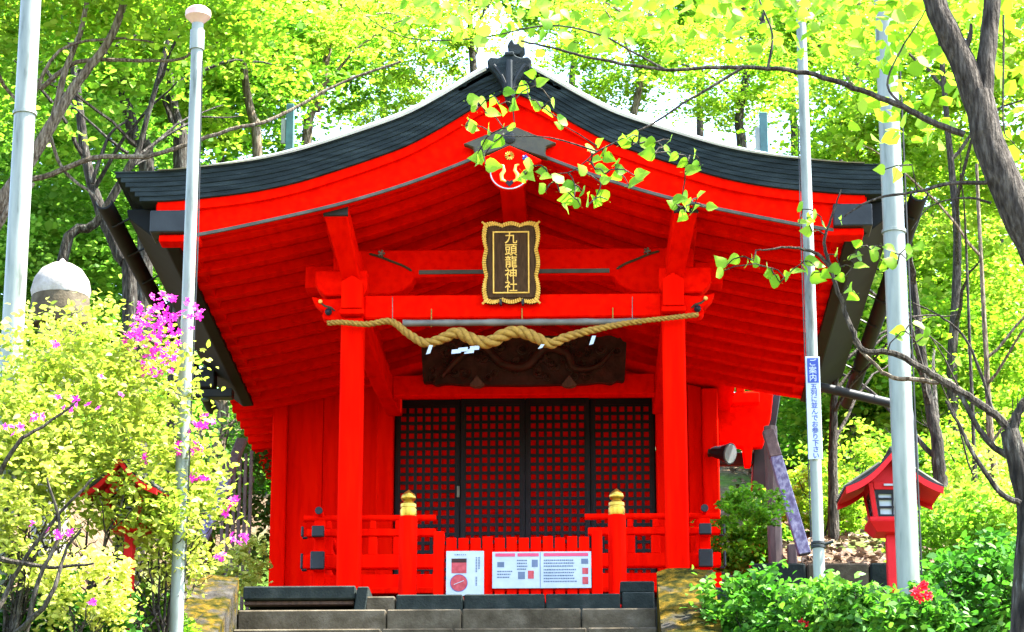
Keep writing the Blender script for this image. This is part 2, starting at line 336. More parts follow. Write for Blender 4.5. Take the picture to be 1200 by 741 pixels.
build(MB().prism([(-2.13,-0.71),(-2.02,-0.71),(-1.96,-0.26),(-2.06,-0.26)], 23.57, 24.18), 'slanted_kerb', 'darkstone', pf, bevel=0.01)
bx('plinth_block', 'darkstone', pf, 0.255, 0.54, 23.57, 24.19, -0.72, -0.32, bevel=0.012)
bx('coping_slab', 'darkstone', pf, 0.24, 0.54, 23.62, 24.19, -0.318, -0.215, bevel=0.012)
bx('plinth_block', 'darkstone', pf, 1.06, 2.9, 23.9, 24.4, -0.75, -0.22, bevel=0.012)
bx('riser_wall', 'darkstone', pf, -3.07, -2.10, 24.0, 24.19, -0.72, -0.37, bevel=0.004)

def cheek(name, xa, xb, za, label, mat='mossy'):
    o = empty(name, ((xa+xb)/2, 23, -1), label, 'parapet', 'stair parapets')
    sl = 0.56; yt = 23.35
    mb = MB(); n = 18; m = 5
    # sloped coping top with a slightly uneven, worn surface
    rows = []
    for i in range(n+1):
        y = yt-i*0.42; z = za-sl*(yt-y)
        rows.append([(xa+(xb-xa)*j/m, y+random.uniform(-.01,.01), z+random.uniform(-.012,.012)-(0.02 if j in (0, m) else 0)) for j in range(m+1)])
    v = []; f = []
    for r in rows: v += r
    for i in range(n):
        for j in range(m): f.append((i*(m+1)+j, (i+1)*(m+1)+j, (i+1)*(m+1)+j+1, i*(m+1)+j+1))
    base = len(v)
    for r in rows: v += [(r[0][0], r[0][1], r[0][2]-1.4), (r[-1][0], r[-1][1], r[-1][2]-1.4)]
    for i in range(n):
        f.append((i*(m+1), base+2*i, base+2*i+2, (i+1)*(m+1)))
        f.append((i*(m+1)+m, (i+1)*(m+1)+m, base+2*i+3, base+2*i+1))
    f.append((*[j for j in range(m, -1, -1)], base, base+1))
    e = n*(m+1); f.append((*[e+j for j in range(m+1)], base+2*n+1, base+2*n))
    build(mb.add(v, f), 'sloped_slab', mat, o, smooth=30)
    return o
cheek('stair_parapet', -3.70, -3.075, -0.20, 'mossy grey stone stair parapet beside the pink azalea bush')
cheek('stair_parapet', 0.555, 1.045, -0.165, 'golden moss covered stone stair parapet below the leafy shrubs', 'golden')

# ------------------------------------------------------------------ the shrine
sh = empty('shrine_building', (XC, 28, -0.34), 'vermilion wooden shrine with dark curved roof and lattice doors', 'shrine')
US = [0, .3, .62, .94, 1.24, 1.6, 2.0, 2.4, 2.8, 3.2, 3.7]
ZT = [4.84, 4.69, 4.49, 4.31, 4.19, 4.065, 3.94, 3.855, 3.805, 3.77, 3.765]
BU = [0, .36, .94, 1.6, 2.4, 2.9, 3.35]
BZ = [4.06, 3.90, 3.67, 3.465, 3.28, 3.18, 3.11]
def zt(u): return interp(abs(u), US, ZT)
def zb(u): return interp(abs(u), BU, BZ)
def fine(us, zs):
    pts = smooth_curve([(a, 0, b) for a, b in zip(us, zs)], 5); return [p.x for p in pts], [p.z for p in pts]
US, ZT = fine(US, ZT); BU, BZ = fine(BU, BZ)
YF, YB = 24.0, 30.3
roof = build(MB().strip([(XC+u, zt(u)+0.012) for u in np.linspace(-3.7, 3.7, 61)], [(XC+u, zt(u)) for u in np.linspace(-3.7, 3.7, 61)], YF-0.01, YB), 'roof', 'bark_roof', sh, smooth=30)
NL = 6; TH = 0.27/NL
for k in range(NL):
    w = 3.69-0.045*k
    us = np.linspace(-w, w, 61)
    build(MB().strip([(XC+u, zt(u)-TH*k-0.0012) for u in us], [(XC+u, zt(u)-TH*(k+1)) for u in us], YF+0.006*k+0.002*(k % 2), YB-0.02*k), 'roof_layer', 'bark_roof', roof, smooth=30, bevel=0.0025)
# pale strip rolled over the gable edge, coloured for the roof's sky shine
for sgn in (-1, 1):
    us = np.linspace(0.22, 3.3, 40); v = []; f = []
    prof = [(-0.03, 0.00), (-0.045, 0.035), (-0.02, 0.075), (0.06, 0.105), (0.2, 0.115), (0.45, 0.10), (0.6, 0.02)]
    for u in us:
        g = max(0.12, 1-(u/3.3)**2.2)
        for dy, dz in prof: v.append((XC+sgn*u, YF+dy, zt(u)+0.013+dz*g*.8))
    n = len(prof)
    for i in range(len(us)-1):
        for j in range(n-1): f.append((i*n+j, (i+1)*n+j, (i+1)*n+j+1, i*n+j+1))
    build(MB().add(v, f), 'verge_shine_strip', 'roof_shine', roof, smooth=60)
# ridge ornament
oh = [(a*.85, b-.10) for a, b in [(0,4.50),(.045,4.56),(.085,4.68),(.15,4.78),(.22,4.85),(.25,4.91),(.21,4.955),(.13,4.945),(.08,4.96),(.04,4.99)]]
orn = build(MB().prism([(XC+a, b) for a, b in oh]+[(XC-a, b) for a, b in oh[:0:-1]], 23.9, 24.3), 'ridge_ornament', 'bark_roof', sh, bevel=0.012)
build(MB().box(XC-.045, XC+.045, 23.88, 24.3, 4.86, 4.90).prism([(XC+.0,4.89),(XC+.09,4.88),(XC+.15,4.94),(XC+.12,5.01),(XC+.05,4.99),(XC+.02,5.05),(XC-.02,4.98)], 23.92, 24.08), 'finial', 'bark_roof', orn, bevel=0.01)
for s in (-1, 1):
    build(MB().prism([(XC+s*a, b) for a, b in [(.10,4.68),(.20,4.64),(.44,4.54),(.50,4.54),(.49,4.60),(.42,4.61),(.40,4.67),(.33,4.68),(.31,4.75),(.25,4.78),(.12,4.80)]], 24.0, 24.22), 'scroll_fin', 'bark_roof', orn, bevel=0.012)
    build(MB().tube(smooth_curve([(XC+s*a, 23.9, b) for a, b in [(.012,4.46),(.04,4.58),(.09,4.69),(.15,4.77)]], 4), .016, 6), 'carved_rib', 'iron', orn, smooth=True)
build(MB().tube([(XC, 23.86, z) for z in np.linspace(4.44, 4.80, 4)], 0.03, 6), 'carved_rib', 'iron', orn, smooth=True)
bx('ridge_box', 'bark_roof', roof, XC-.16, XC+.16, 24.3, YB, 4.70, 4.86, 0.02)
for px, py in ((340, 150), (895, 160)):
    p = at(px, py, 29.5); zz = zt(p.x-XC)-0.05
    ro = build(MB().box(p.x-.045, p.x+.045, 29.45, 29.55, zz, p.z+.28), 'roof_stand', 'teal', roof, bevel=0.005)
    build(MB().box(p.x-.10, p.x-.05, 29.46, 29.5, p.z-.2, p.z+.1), 'stand_plate', 'galv', ro)

# bargeboards, grey edge strip
for sgn in (-1, 1):
    us = np.linspace(0.0, 3.32, 34)
    top = [(XC+sgn*u, zt(u)-0.268) for u in us]; bot = [(XC+sgn*u, zb(u) if u < 3.05 else interp(u, [3.05, 3.32], [zb(3.05), zb(3.32)+.2])) for u in us]
    bg = build(MB().strip(top, bot, 24.12, 24.22), 'bargeboard', 'red', sh, smooth=30)
    us2 = np.linspace(0.34, 3.0, 30)
    build(MB().strip([(XC+sgn*u, zb(u)+0.022) for u in us2], [(XC+sgn*u, zb(u)-0.008) for u in us2], 24.095, 24.119), 'edge_strip', 'edge_grey', bg)
    us3 = np.linspace(0.0, 3.3, 34)
    build(MB().strip([(XC+sgn*u, zt(u)-0.271) for u in us3], [(XC+sgn*u, zt(u)-0.271-.09) for u in us3], 24.07, 24.119), 'upper_moulding', 'red', bg, smooth=30)
# pendant under the gable peak
pl = build(MB().prism([(XC+a, b) for a, b in [(0,4.22),(.20,4.13),(.44,4.03),(.34,3.99),(.33,3.93),(.36,3.87),(0,4.0),(-.36,3.87),(-.33,3.93),(-.34,3.99),(-.44,4.03),(-.20,4.13)]], 24.02, 24.1), 'gable_crest', 'olive', sh, bevel=0.01)
o_ = build(MB().lathe([(0.01, 0), (.055, .0), (.055, .03), (.02, .05), (0.005, .05)], n=12), 'crest_boss', 'iron', pl, local=True)
o_.rotation_euler = (math.pi/2, 0, 0); o_.location = (0, 24.03-28, 4.08+.34)
disc = [(.30,3.83),(.20,3.885),(0,3.98),(-.20,3.885),(-.30,3.83),(-.24,3.80),(-.18,3.77)]+[(-.185*math.cos(t), 3.72-.175*math.sin(t)) for t in np.linspace(0.05, math.pi-.05, 16)]+[(.18,3.77),(.24,3.80)]
pn = build(MB().prism([(XC+a, b) for a, b in disc], 23.95, 24.01), 'gable_pendant', 'red', sh, bevel=0.006)
build(MB().tube([(XC-.178*math.cos(t), 23.945, 3.72-.168*math.sin(t)) for t in np.linspace(0.0, math.pi, 22)], 0.006, 6), 'white_outline', 'paper', pn, smooth=True)
fl = MB()
for k in range(12):
    t = 2*math.pi*k/12; fl.tube([(XC+.012*math.cos(t), 23.94, 3.875+.012*math.sin(t)), (XC+.042*math.cos(t), 23.94, 3.875+.042*math.sin(t))], [.005, .009], 6)
build(fl, 'gold_chrysanthemum', 'gold', pn, smooth=True)
fl = MB()
for k in range(5):
    t = 2*math.pi*k/5; fl.tube([(XC+.145+.006*math.cos(t), 23.94, 3.855+.006*math.sin(t)), (XC+.145+.026*math.cos(t), 23.94, 3.855+.026*math.sin(t))], [.008, .012], 6)
build(fl, 'blue_flower', 'blue', pn, smooth=True)
for s in (-1, 1):
    build(MB().tube([(XC+s*x, 23.942, z) for x, z in [(.03,3.62),(.07,3.64),(.075,3.69),(.05,3.73),(.06,3.78),(.09,3.79)]], [.008,.018,.02,.018,.014,.006], 6), 'gold_scroll', 'gilt', pn, smooth=True)
build(MB().prism([(XC+a, 3.60+b) for a, b in [(0,-.03),(.035,.01),(.03,.03),(.015,.035),(0,.02),(-.015,.035),(-.03,.03),(-.035,.01)]], 23.935, 23.949), 'heart_hole_dark', 'black', pn)  # black plate colours in the dark of a heart-shaped hole
build(MB().tube([(XC-.155, 23.93, 3.745), (XC-.155, 23.96, 3.745)], .022, 8), 'nail_cap', 'olive', pn)

# eave: outer purlins with black end caps, dark eave boards, gutters
for s in (-1, 1):
    ep = build(MB().box(XC+s*3.02, XC+s*3.34, 24.06, YB-.1, 3.20, 3.40), 'eave_purlin', 'red', sh, bevel=0.01)
    build(MB().box(XC+s*3.00, XC+s*3.36, 24.03, 24.4, 3.19, 3.405), 'end_cap', 'iron', ep, bevel=0.01)
    build(MB().box(XC+s*2.9, XC+s*3.28, 24.10, 24.3, 3.12, 3.188), 'lower_purlin_end', 'red', ep, bevel=0.008)
    build(MB().prism([(XC+s*a, b) for a, b in [(3.12,3.13),(3.24,3.12),(3.60,3.40),(3.62,3.49),(3.2,3.50)]], 24.25, YB-.15), 'eave_board', 'pitch', sh, bevel=0.01)
    # gutter: half-round trough with brackets
    g = MB(); n = 10; y0, y1 = 24.02, 31.6
    pr = [(math.cos(t), math.sin(t)) for t in np.linspace(math.pi, 2*math.pi, n)]
    v = [(XC+s*3.80+.085*a, y, 3.50+.085*b) for y in (y0, y1) for a, b in pr]+[(XC+s*3.80+.072*a, y, 3.505+.072*b) for y in (y0, y1) for a, b in pr]
    f = []
    for o in (0, 2*n):
        for i in range(n-1): f.append((o+i, o+i+1, o+n+i+1, o+n+i))
    f += [tuple(range(n))+tuple(range(3*n-1, 2*n-1, -1)), (0, n, 3*n, 2*n), (n-1, 2*n-1, 4*n-1, 3*n-1)]
    gu = build(g.add(v, f), 'gutter', 'pitch', sh, smooth=40)
    for y in np.arange(24.5, 31.2, 0.9):
        build(MB().box(XC+s*3.56-.012, XC+s*3.56+.012, y, y+.03, 3.40, 3.56).tube([(XC+s*3.56, y+.015, 3.53), (XC+s*3.80, y+.015, 3.40)], .011, 5), 'gutter_bracket', 'iron', gu)
# rain head, arm and downspout at the left eave; long drain pipe at the right
p = at(240, 470, 29.3)
rh = build(MB().box(p.x-.28, p.x+.32, 29.2, 29.36, p.z+.02, p.z+.12).box(p.x-.10, p.x+.12, 29.15, 29.4, p.z+.12, p.z+.34), 'rain_head', 'iron', sh, bevel=0.012)
build(MB().tube([(p.x, 29.28, p.z+.4), (p.x, 29.28, p.z)], .05, 10), 'rain_pipe', 'teal', rh, smooth=True)
a, b = at(955, 452, 29.0), at(1066, 478, 29.0)
dp = build(MB().tube([a, b, b+Vector((0.02, 0, -.3)), Vector((b.x+.02, 29, hz(b.x, 29)-.1))], .052, 10), 'drain_pipe', 'iron', sh, smooth=40)

# rafters and soffit
for s in (-1, 1):
    us = np.linspace(0.02, 3.26, 30)
    build(MB().strip([(XC+s*u, zb(u)+.155) for u in us], [(XC+s*u, zb(u)+.115) for u in us], 24.23, YB-.12), 'soffit', 'red', sh, smooth=30)
    for k in range(14):
        y = 24.36+0.435*k; us = np.linspace(0.10, 3.18, 20)
        rf = build(MB().strip([(XC+s*u, zb(u)+.114) for u in us], [(XC+s*u, zb(u)+.018) for u in us], y, y+.13), 'rafter', 'red', sh, bevel=0.006)
        build(MB().box(XC+s*3.181, XC+s*3.20, y+.005, y+.125, zb(3.18)+.022, zb(3.18)+.11), 'rafter_end_shade', 'iron', rf)  # dark block stands in for the small shadow at the rafter end
# ridge beam, main purlins, forward braces
bx('ridge_beam', 'red', sh, XC-.115, XC+.115, 24.26, 30.2, 3.80, 4.05)
for s in (-1, 1):
    bx('purlin', 'red', sh, XC+s*1.66-.1, XC+s*1.66+.1, 24.62, 30.2, 3.36, 3.56)
    br = build(MB().hexa([(XC+s*1.645-.11, 24.26, 3.40), (XC+s*1.645+.11, 24.26, 3.40), (XC+s*1.55+.085, 24.93, 2.99), (XC+s*1.55-.085, 24.93, 2.99)],
                         [(XC+s*1.645-.11, 24.30, 3.56), (XC+s*1.645+.11, 24.30, 3.56), (XC+s*1.55+.085, 25.1, 3.22), (XC+s*1.55-.085, 25.1, 3.22)]), 'forward_brace', 'red', sh, bevel=0.01)
    build(MB().box(XC+s*1.645-.115, XC+s*1.645+.115, 24.225, 24.29, 3.405, 3.56), 'end_cap', 'iron', br, bevel=0.006)
# front posts, their heads and feet
for s in (-1, 1):
    x = XC+s*1.53
    po = build(MB().box(x-.108, x+.108, 24.892, 25.108, -0.335, 2.60), 'front_post', 'redv', sh, bevel=0.018)
    hd = build(MB().prism([(x-.10,2.67),(x+.10,2.67),(x+.10,2.935),(x,2.995),(x-.10,2.935)], 24.80, 25.0), 'post_head', 'redv', po, bevel=0.006)
    bx('post_collar', 'redv', po, x-.115, x+.115, 24.82, 25.1, 2.615, 2.668)
# tie beam with carved noses
build(MB().box(XC-1.42, XC+1.42, 24.93, 25.09, 2.60, 2.83), 'tie_beam', 'red', sh, bevel=0.014)
for s in (-1, 1):
    nose = [(1.42,2.60),(1.70,2.585),(1.80,2.60),(1.83,2.64),(1.80,2.68),(1.84,2.70),(1.90,2.76),(1.93,2.83),(1.86,2.81),(1.75,2.80),(1.42,2.83)]
    no = build(MB().prism([(XC+s*a, b) for a, b in nose], 24.935, 25.085), 'beam_nose', 'red', sh, bevel=0.01)
    build(MB().tube([(XC+s*a, 24.93, b) for a, b in [(1.70,2.68),(1.74,2.71),(1.80,2.73),(1.86,2.78)]], [.006,.012,.010,.005], 6), 'nose_inlay', 'olive', no, smooth=True)
    e = build(MB().lathe([(.01,0),(.034,.005),(.034,.03),(.012,.045)], n=10), 'nose_eye', 'black', no, local=True)
    e.rotation_euler = (math.pi/2, 0, 0); e.location = (s*1.76, 24.93-28, 2.665+.34)
    e = build(MB().lathe([(.008,0),(.022,.005),(.018,.02),(.005,.022)], n=8), 'nose_flower', 'gilt', no, local=True)
    e.rotation_euler = (math.pi/2, 0, 0); e.location = (s*1.84, 24.925-28, 2.77+.34)
    # bracket arm over the post
    arm = [(1.44,2.845),(1.80,2.845),(1.86,2.90),(1.90,2.96),(1.90,3.10),(1.40,3.10),(1.40,2.90)]
    build(MB().prism([(XC+s*a, b) for a, b in arm], 24.97, 25.17), 'bracket_arm', 'red', sh, bevel=0.012)
    bx('bearing_block', 'red', sh, XC+s*1.60-.13, XC+s*1.60+.13, 25.0, 25.3, 3.105, 3.30)
    # wing arm further out
    bx('outer_arm', 'red', sh, min(XC+s*1.75, XC+s*2.02), max(XC+s*1.75, XC+s*2.02), 25.2, 25.4, 3.0, 3.22)
# rainbow beam with drooping ends
kp = [(-1.55,3.44),(1.55,3.44),(1.55,3.02),(1.40,2.985),(1.20,2.99),(1.08,3.03),(1.0,3.09),(.98,3.15),(.9,3.16),(0,3.175),(-.9,3.16),(-.98,3.15),(-1.0,3.09),(-1.08,3.03),(-1.20,2.99),(-1.40,2.985),(-1.55,3.02)]
kb = build(MB().prism([(XC+a, b) for a, b in kp], 25.40, 25.60), 'rainbow_beam', 'red', sh, bevel=0.012)
bx('soffit_strip', 'edge_grey', kb, XC-.93, XC+.93, 25.385, 25.399, 3.185, 3.225, 0)
for s in (-1, 1):
    build(MB().tube(smooth_curve([(XC+s*a, 25.39, b) for a, b in [(1.42,3.40),(1.32,3.37),(1.2,3.32),(1.08,3.27),(1.0,3.22)]], 4), [.006]+[.012]*15+[.006], 6), 'gold_vine', 'olive', kb, smooth=True)
    fb = MB()
    for k in range(5):
        t = 2*math.pi*k/5; fb.tube([(XC+s*1.30, 25.385, 3.40), (XC+s*1.30+.035*math.cos(t), 25.38, 3.40+.035*math.sin(t))], [.006, .013], 5)
    build(fb, 'carved_flower', 'bamboo', kb, smooth=True)
    # gable struts above the rainbow beam
    build(MB().hexa([(XC+s*1.25,25.75,3.42),(XC+s*1.0,25.75,3.42),(XC+s*1.0,25.9,3.42),(XC+s*1.25,25.9,3.42)],
                    [(XC+s*.10,25.75,3.78),(XC+s*.10,25.75,3.66),(XC+s*.10,25.9,3.66),(XC+s*.10,25.9,3.78)]), 'gable_strut', 'red', sh, bevel=0.008)
bx('king_post', 'red', sh, XC-.09, XC+.09, 25.74, 25.92, 3.43, 3.82)
# beams from front posts back to the hall, rising as they go
for s in (-1, 1):
    x = XC+s*1.53; v0 = []; v1 = []
    for y, z in ((25.11, 2.62), (26.5, 2.70), (28.5, 2.86), (30.55, 3.10)):
        v0.append((y, z)); v1.append((y, z+.24))
    build(MB().prism(v0+v1[::-1], x-.085, x+.085, 'x'), 'link_beam', 'red', sh, bevel=0.01)
bx('panel_beam', 'red', sh, XC-1.44, XC+1.44, 29.0, 29.16, 2.93, 3.16)
# the hall behind the porch
HY = 30.7
deck = bx('veranda_floor', 'red', sh, XC-2.0, XC+2.0, 24.95, 30.6, -0.06, 0.0)
bx('underfloor_dark', 'black', deck, XC-1.9, XC+1.9, 25.2, 30.6, -0.33, -0.062)  # solid black block put in for the darkness under the deck
for u0, u1, y in [(-2.955,-2.785,HY-.1),(-1.74,-1.548,HY-.12),(1.483,1.67,HY-.12),(2.02,2.205,HY-.1)]:
    bx('hall_post', 'redv', sh, XC+u0, XC+u1, y, y+.2, -0.34, zb(max(abs(u0), abs(u1)))+.1, 0.012)
for u0, u1 in [(-2.783,-2.375),(-2.37,-1.742),(1.672,1.855),(1.86,2.018)]:
    build(MB().prism([(XC+u0,-.05),(XC+u1,-.05),(XC+u1,zb(u1)+.1),(XC+u0,zb(u0)+.1)], HY, HY+.06), 'wall_panel', 'redv', sh, bevel=0.006)
bx('lintel', 'red', sh, XC-1.546, XC+1.481, HY-.1, HY+.08, 3.345, 3.56)
us = np.linspace(-2.7, 2.2, 30)
build(MB().strip([(XC+u, zb(u)+.1) for u in us], [(XC+u, 3.05) for u in us], HY+.09, HY+.15), 'upper_wall', 'red', sh)
bx('side_wall', 'redv', sh, XC-2.94, XC-2.87, HY+.1, 34.0, -0.34, 3.2)
bx('side_wall', 'redv', sh, XC+2.1, XC+2.17, HY+.1, 34.0, -0.34, 3.2)
bx('back_wall', 'redv', sh, XC-2.86, XC+2.09, 33.9, 33.98, -0.34, 3.5)
# hall roof: its left eave shows behind the porch roof
for a0, a1 in ((-3.42, 0.0), (0.0, 2.4)):
    us = np.linspace(a0, a1, 24)
    hr = build(MB().strip([(XC+u, zb(u)+.40) for u in us], [(XC+u, zb(u)+.16) for u in us], YB+.02, 34.2), 'hall_roof', 'bark_roof', sh, smooth=30)
    build(MB().strip([(XC+u, zb(u)+.158) for u in us], [(XC+u, zb(u)+.12) for u in us], YB+.02, 34.1), 'hall_soffit', 'red', hr, smooth=30)
us = np.linspace(-3.40, -1.6, 14)
for k in range(10):
    y = YB+.08+.37*k
    build(MB().strip([(XC+u, zb(u)+.118) for u in us], [(XC+u, zb(u)+.02) for u in us], y, y+.11), 'hall_rafter', 'red', sh, bevel=0.005)
# lattice doors
bx('door_light_block', 'black', sh, XC-1.546, XC+1.481, HY+.082, HY+.088, -.05, 3.344, 0)  # black board added behind the doors to stop light leaking through the gaps
LZ0, LZ1 = 0.03, 3.34
edges = [-1.538, -0.776, -0.027, 0.723, 1.472]
for i in range(4):
    u0, u1 = XC+edges[i]+.004, XC+edges[i+1]-.004
    yy = HY-.02 if i in (1, 2) else HY+.025
    fr = MB(); w = .045
    fr.box(u0, u0+w, yy, yy+.04, LZ0, LZ1).box(u1-w, u1, yy, yy+.04, LZ0, LZ1)
    fr.box(u0+w, u1-w, yy+.001, yy+.039, LZ1-.075, LZ1).box(u0+w, u1-w, yy+.001, yy+.039, LZ0, LZ0+.09)
    d = build(fr, 'lattice_door', 'black', sh, bevel=0.004)
    lt = MB(); nc = 7; a0, a1 = u0+w, u1-w; pit = (a1-a0)/nc; bw = .036
    for c in range(nc+1):
        x = a0+pit*c; lt.box(max(a0, x-bw/2), min(a1, x+bw/2), yy+.008, yy+.024, LZ0+.09, LZ1-.075)
    nr = 31; zp = (LZ1-.075-LZ0-.09)/nr
    for r in range(nr+1):
        z = LZ0+.09+zp*r; lt.box(a0, a1, yy+.012, yy+.030, z-bw/2, z+bw/2)
    tag(build(lt, 'lattice', 'black', d), kind='stuff')
    build(MB().box(u0+.01, u1-.01, yy+.042, yy+.052, LZ0+.01, LZ1-.01), 'door_backing', 'redv', d)
p = at(537, 577, HY-.03)
bx('door_pull', 'galv', sh, p.x-.015, p.x+.015, HY-.045, HY-.021, p.z-.06, p.z+.07, .003)
# red annex wing behind the right corner
pts = [(838,462),(888,458),(906,462),(903,490),(894,523),(882,524),(880,546),(873,546),(870,524),(843,518)]
w_ = [at(a, b, 31.6) for a, b in pts]
an = build(MB().prism([(q.x, q.z) for q in w_], 31.6, 31.75), 'annex_panel', 'red', sh, bevel=0.01)
a, b = at(836, 462, 31.5), at(890, 474, 31.5)
build(MB().box(a.x, b.x, 31.42, 31.56, b.z, a.z), 'annex_beam', 'red', an, bevel=0.01)
a, b = at(862, 445, 31.5), at(872, 462, 31.5)
build(MB().box(a.x, b.x, 31.42, 31.56, b.z, a.z+.2), 'annex_strut', 'red', an, bevel=0.01)
a, b = at(888, 460, 31.8), at(920, 560, 31.8)
build(MB().hexa([(a.x-.1,31.78,b.z-.1),(b.x-.22,31.78,b.z-.1),(b.x-.22,32.1,b.z-.1),(a.x-.1,32.1,b.z-.1)],[(a.x,31.78,a.z+.1),(b.x,31.78,a.z+.1),(b.x,32.1,a.z+.1),(a.x,32.1,a.z+.1)]), 'annex_side', 'iron', sh, bevel=0.01)
bx('annex_rail', 'iron', sh, XC+2.2, XC+2.95, 31.8, 31.9, at(870, 540, 31.8).z-.05, at(870, 530, 31.8).z, .01)

# verandah railings with newel posts
for s, lab in ((-1, 'red veranda railing with gold capped newel beside the square picture notice'), (1, 'red veranda railing with gold capped newel beside the mossy golden parapet')):
    rl = empty('veranda_railing', (XC+s*1.4, 25.0, -0.33), lab, 'railing', 'veranda railings')
    xn = XC+s*0.935-(0 if s < 0 else -0.03); yn = 24.35
    nw = build(MB().lathe([(.088,-.33),(.088,.52),(.082,.535)], (xn, yn, 0), 8), 'newel_post', 'redv', rl, bevel=0.006)
    build(MB().lathe([(.074,.536),(.078,.56),(.078,.60),(.070,.605),(.070,.615),(.076,.62),(.074,.65),(.05,.665),(.045,.675),(.062,.69),(.07,.71),(.06,.74),(.03,.765),(.006,.785)], (xn, yn, 0), 16), 'gold_finial', 'gold', nw, smooth=40)
    xo = XC+s*1.96-.01; xi = XC+s*0.72-.02
    a, b = min(xo, xi), max(xo, xi)
    build(MB().tube([(a-.03, 25.35, .745), (b, 25.35, .745)], .030, 10), 'top_rail', 'redv', rl, smooth=40)
    bx('middle_rail', 'redv', rl, a, b, 25.31, 25.39, .565, .635)
    bx('bottom_rail', 'redv', rl, a-.03, b, 25.30, 25.40, .255, .385)
    for u in (1.10, 1.34, 1.76):
        bx('baluster', 'redv', rl, XC+s*u-.045, XC+s*u+.045, 25.32, 25.38, .386, .564)
        bx('baluster', 'redv', rl, XC+s*u-.028, XC+s*u+.028, 25.325, 25.375, .636, .718)
    bx('sill_board', 'redv', rl, a+.05, b, 25.33, 25.43, .03, .20)
    xs = XC+s*1.82-.02
    build(MB().tube([(xs, 25.20, .785), (xs, 30.5, .785)], .032, 10), 'side_top_rail', 'redv', rl, smooth=40)
    build(MB().tube([(xs, 25.17, .785), (xs, 25.199, .785)], .036, 10), 'rail_cap', 'iron', rl, smooth=40)
    for z0, z1, w in ((.525, .63, .058), (.215, .385, .066)):
        bx('side_rail', 'redv', rl, xs-w+.01, xs+w-.01, 25.18, 30.5, z0+.01, z1-.01)
        bx('rail_cap', 'iron', rl, xs-w, xs+w, 25.13, 25.179, z0, z1)
    for z0, z1 in ((.56, .66), (.25, .40)):
        e = xo+s*.035
        bx('rail_cap', 'iron', rl, e-.012, e+.012, 25.29, 25.33, z0, z1)
        bx('cap_foot', 'iron', rl, min(e, e-s*.05), max(e, e-s*.05), 25.288, 25.331, z0-.02, z0-.001)
    bx('corner_post', 'redv', rl, xs-.055, xs+.055, 25.315, 25.425, -.33, .72)
    bx('corner_base', 'redv', rl, xs-.16, xs+.16, 25.23, 25.45, -.12, .02)

# low picket barrier
fc = empty('picket_barrier', (XC+.05, 24.3, -.33), 'low red picket barrier across the shrine entrance', 'barrier')
fx0, fx1 = at(508, 640, 24.2).x, at(706, 640, 24.2).x
for x in (fx0+.05, fx1-.05): bx('end_post', 'redv', fc, x-.048, x+.048, 24.15, 24.25, -.33, .355, .006)
wd = (fx1-fx0-.22)/12
for i in range(12):
    x = fx0+.11+wd*i; q = random.uniform(-.008, .008)
    bx('picket', 'redv', fc, x+.008, x+wd-.010, 24.165, 24.19, -.31+q, .30+q, .004)
for z in (.17, -.16): bx('cross_rail', 'redv', fc, fx0+.1, fx1-.1, 24.192, 24.23, z-.035, z+.035)

# notices
def notice(name, label, x0, y0, x1, y1, Y):
    a, b = at(x0, y0, Y), at(x1, y1, Y)
    o = empty(name, ((a.x+b.x)/2, Y, b.z), label, 'notice'); W, H = b.x-a.x, a.z-b.z
    build(MB().box(-W/2, W/2, 0, .008, 0, H), 'sheet', 'paper', o, local=True)
    def ink(nm, mat, fx0, fy0, fx1, fy1, lift=.002):
        return build(MB().box(-W/2+fx0*W, -W/2+fx1*W, -lift, -.0005, H*(1-fy1), H*(1-fy0)), nm, mat, o, local=True)
    return o, ink, W, H
o, ink, W, H = notice('paper_notice', 'white upright notice with red photo and round red stamp picture', 523, 646, 567, 698, 24.13)
ink('picture', 'redprint', .14, .17, .54, .50); ink('picture_top', 'carved', .14, .17, .54, .26, .003)
e = build(MB().lathe([(.001, 0), (.075, 0), (.075, .002), (.001, .002)], n=24), 'round_stamp', 'redprint', o, local=True)
e.rotation_euler = (math.pi/2, 0, 0); e.location = (-.055, -.001, .115)
build(MB().tube([(-.055-.045, -.004, .10), (-.055+.045, -.004, .135)], .003, 5), 'stamp_stroke', 'paper', o, local=True)
build(MB().tube([(-.055+.077*math.cos(t), -.002, .115+.077*math.sin(t)) for t in np.linspace(0, 6.283, 25)], .0025, 5), 'stamp_ring', 'blue', o, local=True)
col = MB()
for cx_, r0, r1 in ((.80, .14, .50), (.87, .14, .44), (.80, .58, .80), (.30, .07, .10)):
    n = max(1, int((r1-r0)/.035))
    for i in range(n):
        t0 = r0+i*.035; col.box(-W/2+(cx_-.02)*W, -W/2+(cx_+.02)*W, -.002, -.0005, H*(1-t0-.022), H*(1-t0))
for i in range(6): col.box(-W/2+(.22+.055*i)*W, -W/2+(.25+.055*i)*W, -.002, -.0005, H*.905, H*.925)
tag(build(col, 'printed_text', 'ink', o, local=True), kind='stuff')
o, ink, W, H = notice('paper_notice', 'wide white notice with pink headings and small pictures on barrier', 577, 647, 693, 689, 24.14)
ink('heading_band', 'pinkprint', .03, .04, .23, .13); ink('heading_band', 'pinkprint', .255, .04, .47, .13); ink('heading_band', 'pinkprint', .52, .04, .97, .13)
for q in ((.05,.28,.12,.42),(.26,.55,.33,.75),(.36,.52,.42,.74),(.40,.22,.46,.42),(.90,.20,.97,.34),(.91,.45,.97,.62),(.91,.70,.97,.90)):
    ink('small_picture', 'redprint' if q[0] in (.36, .91) else 'ink', *q)
txt = MB()
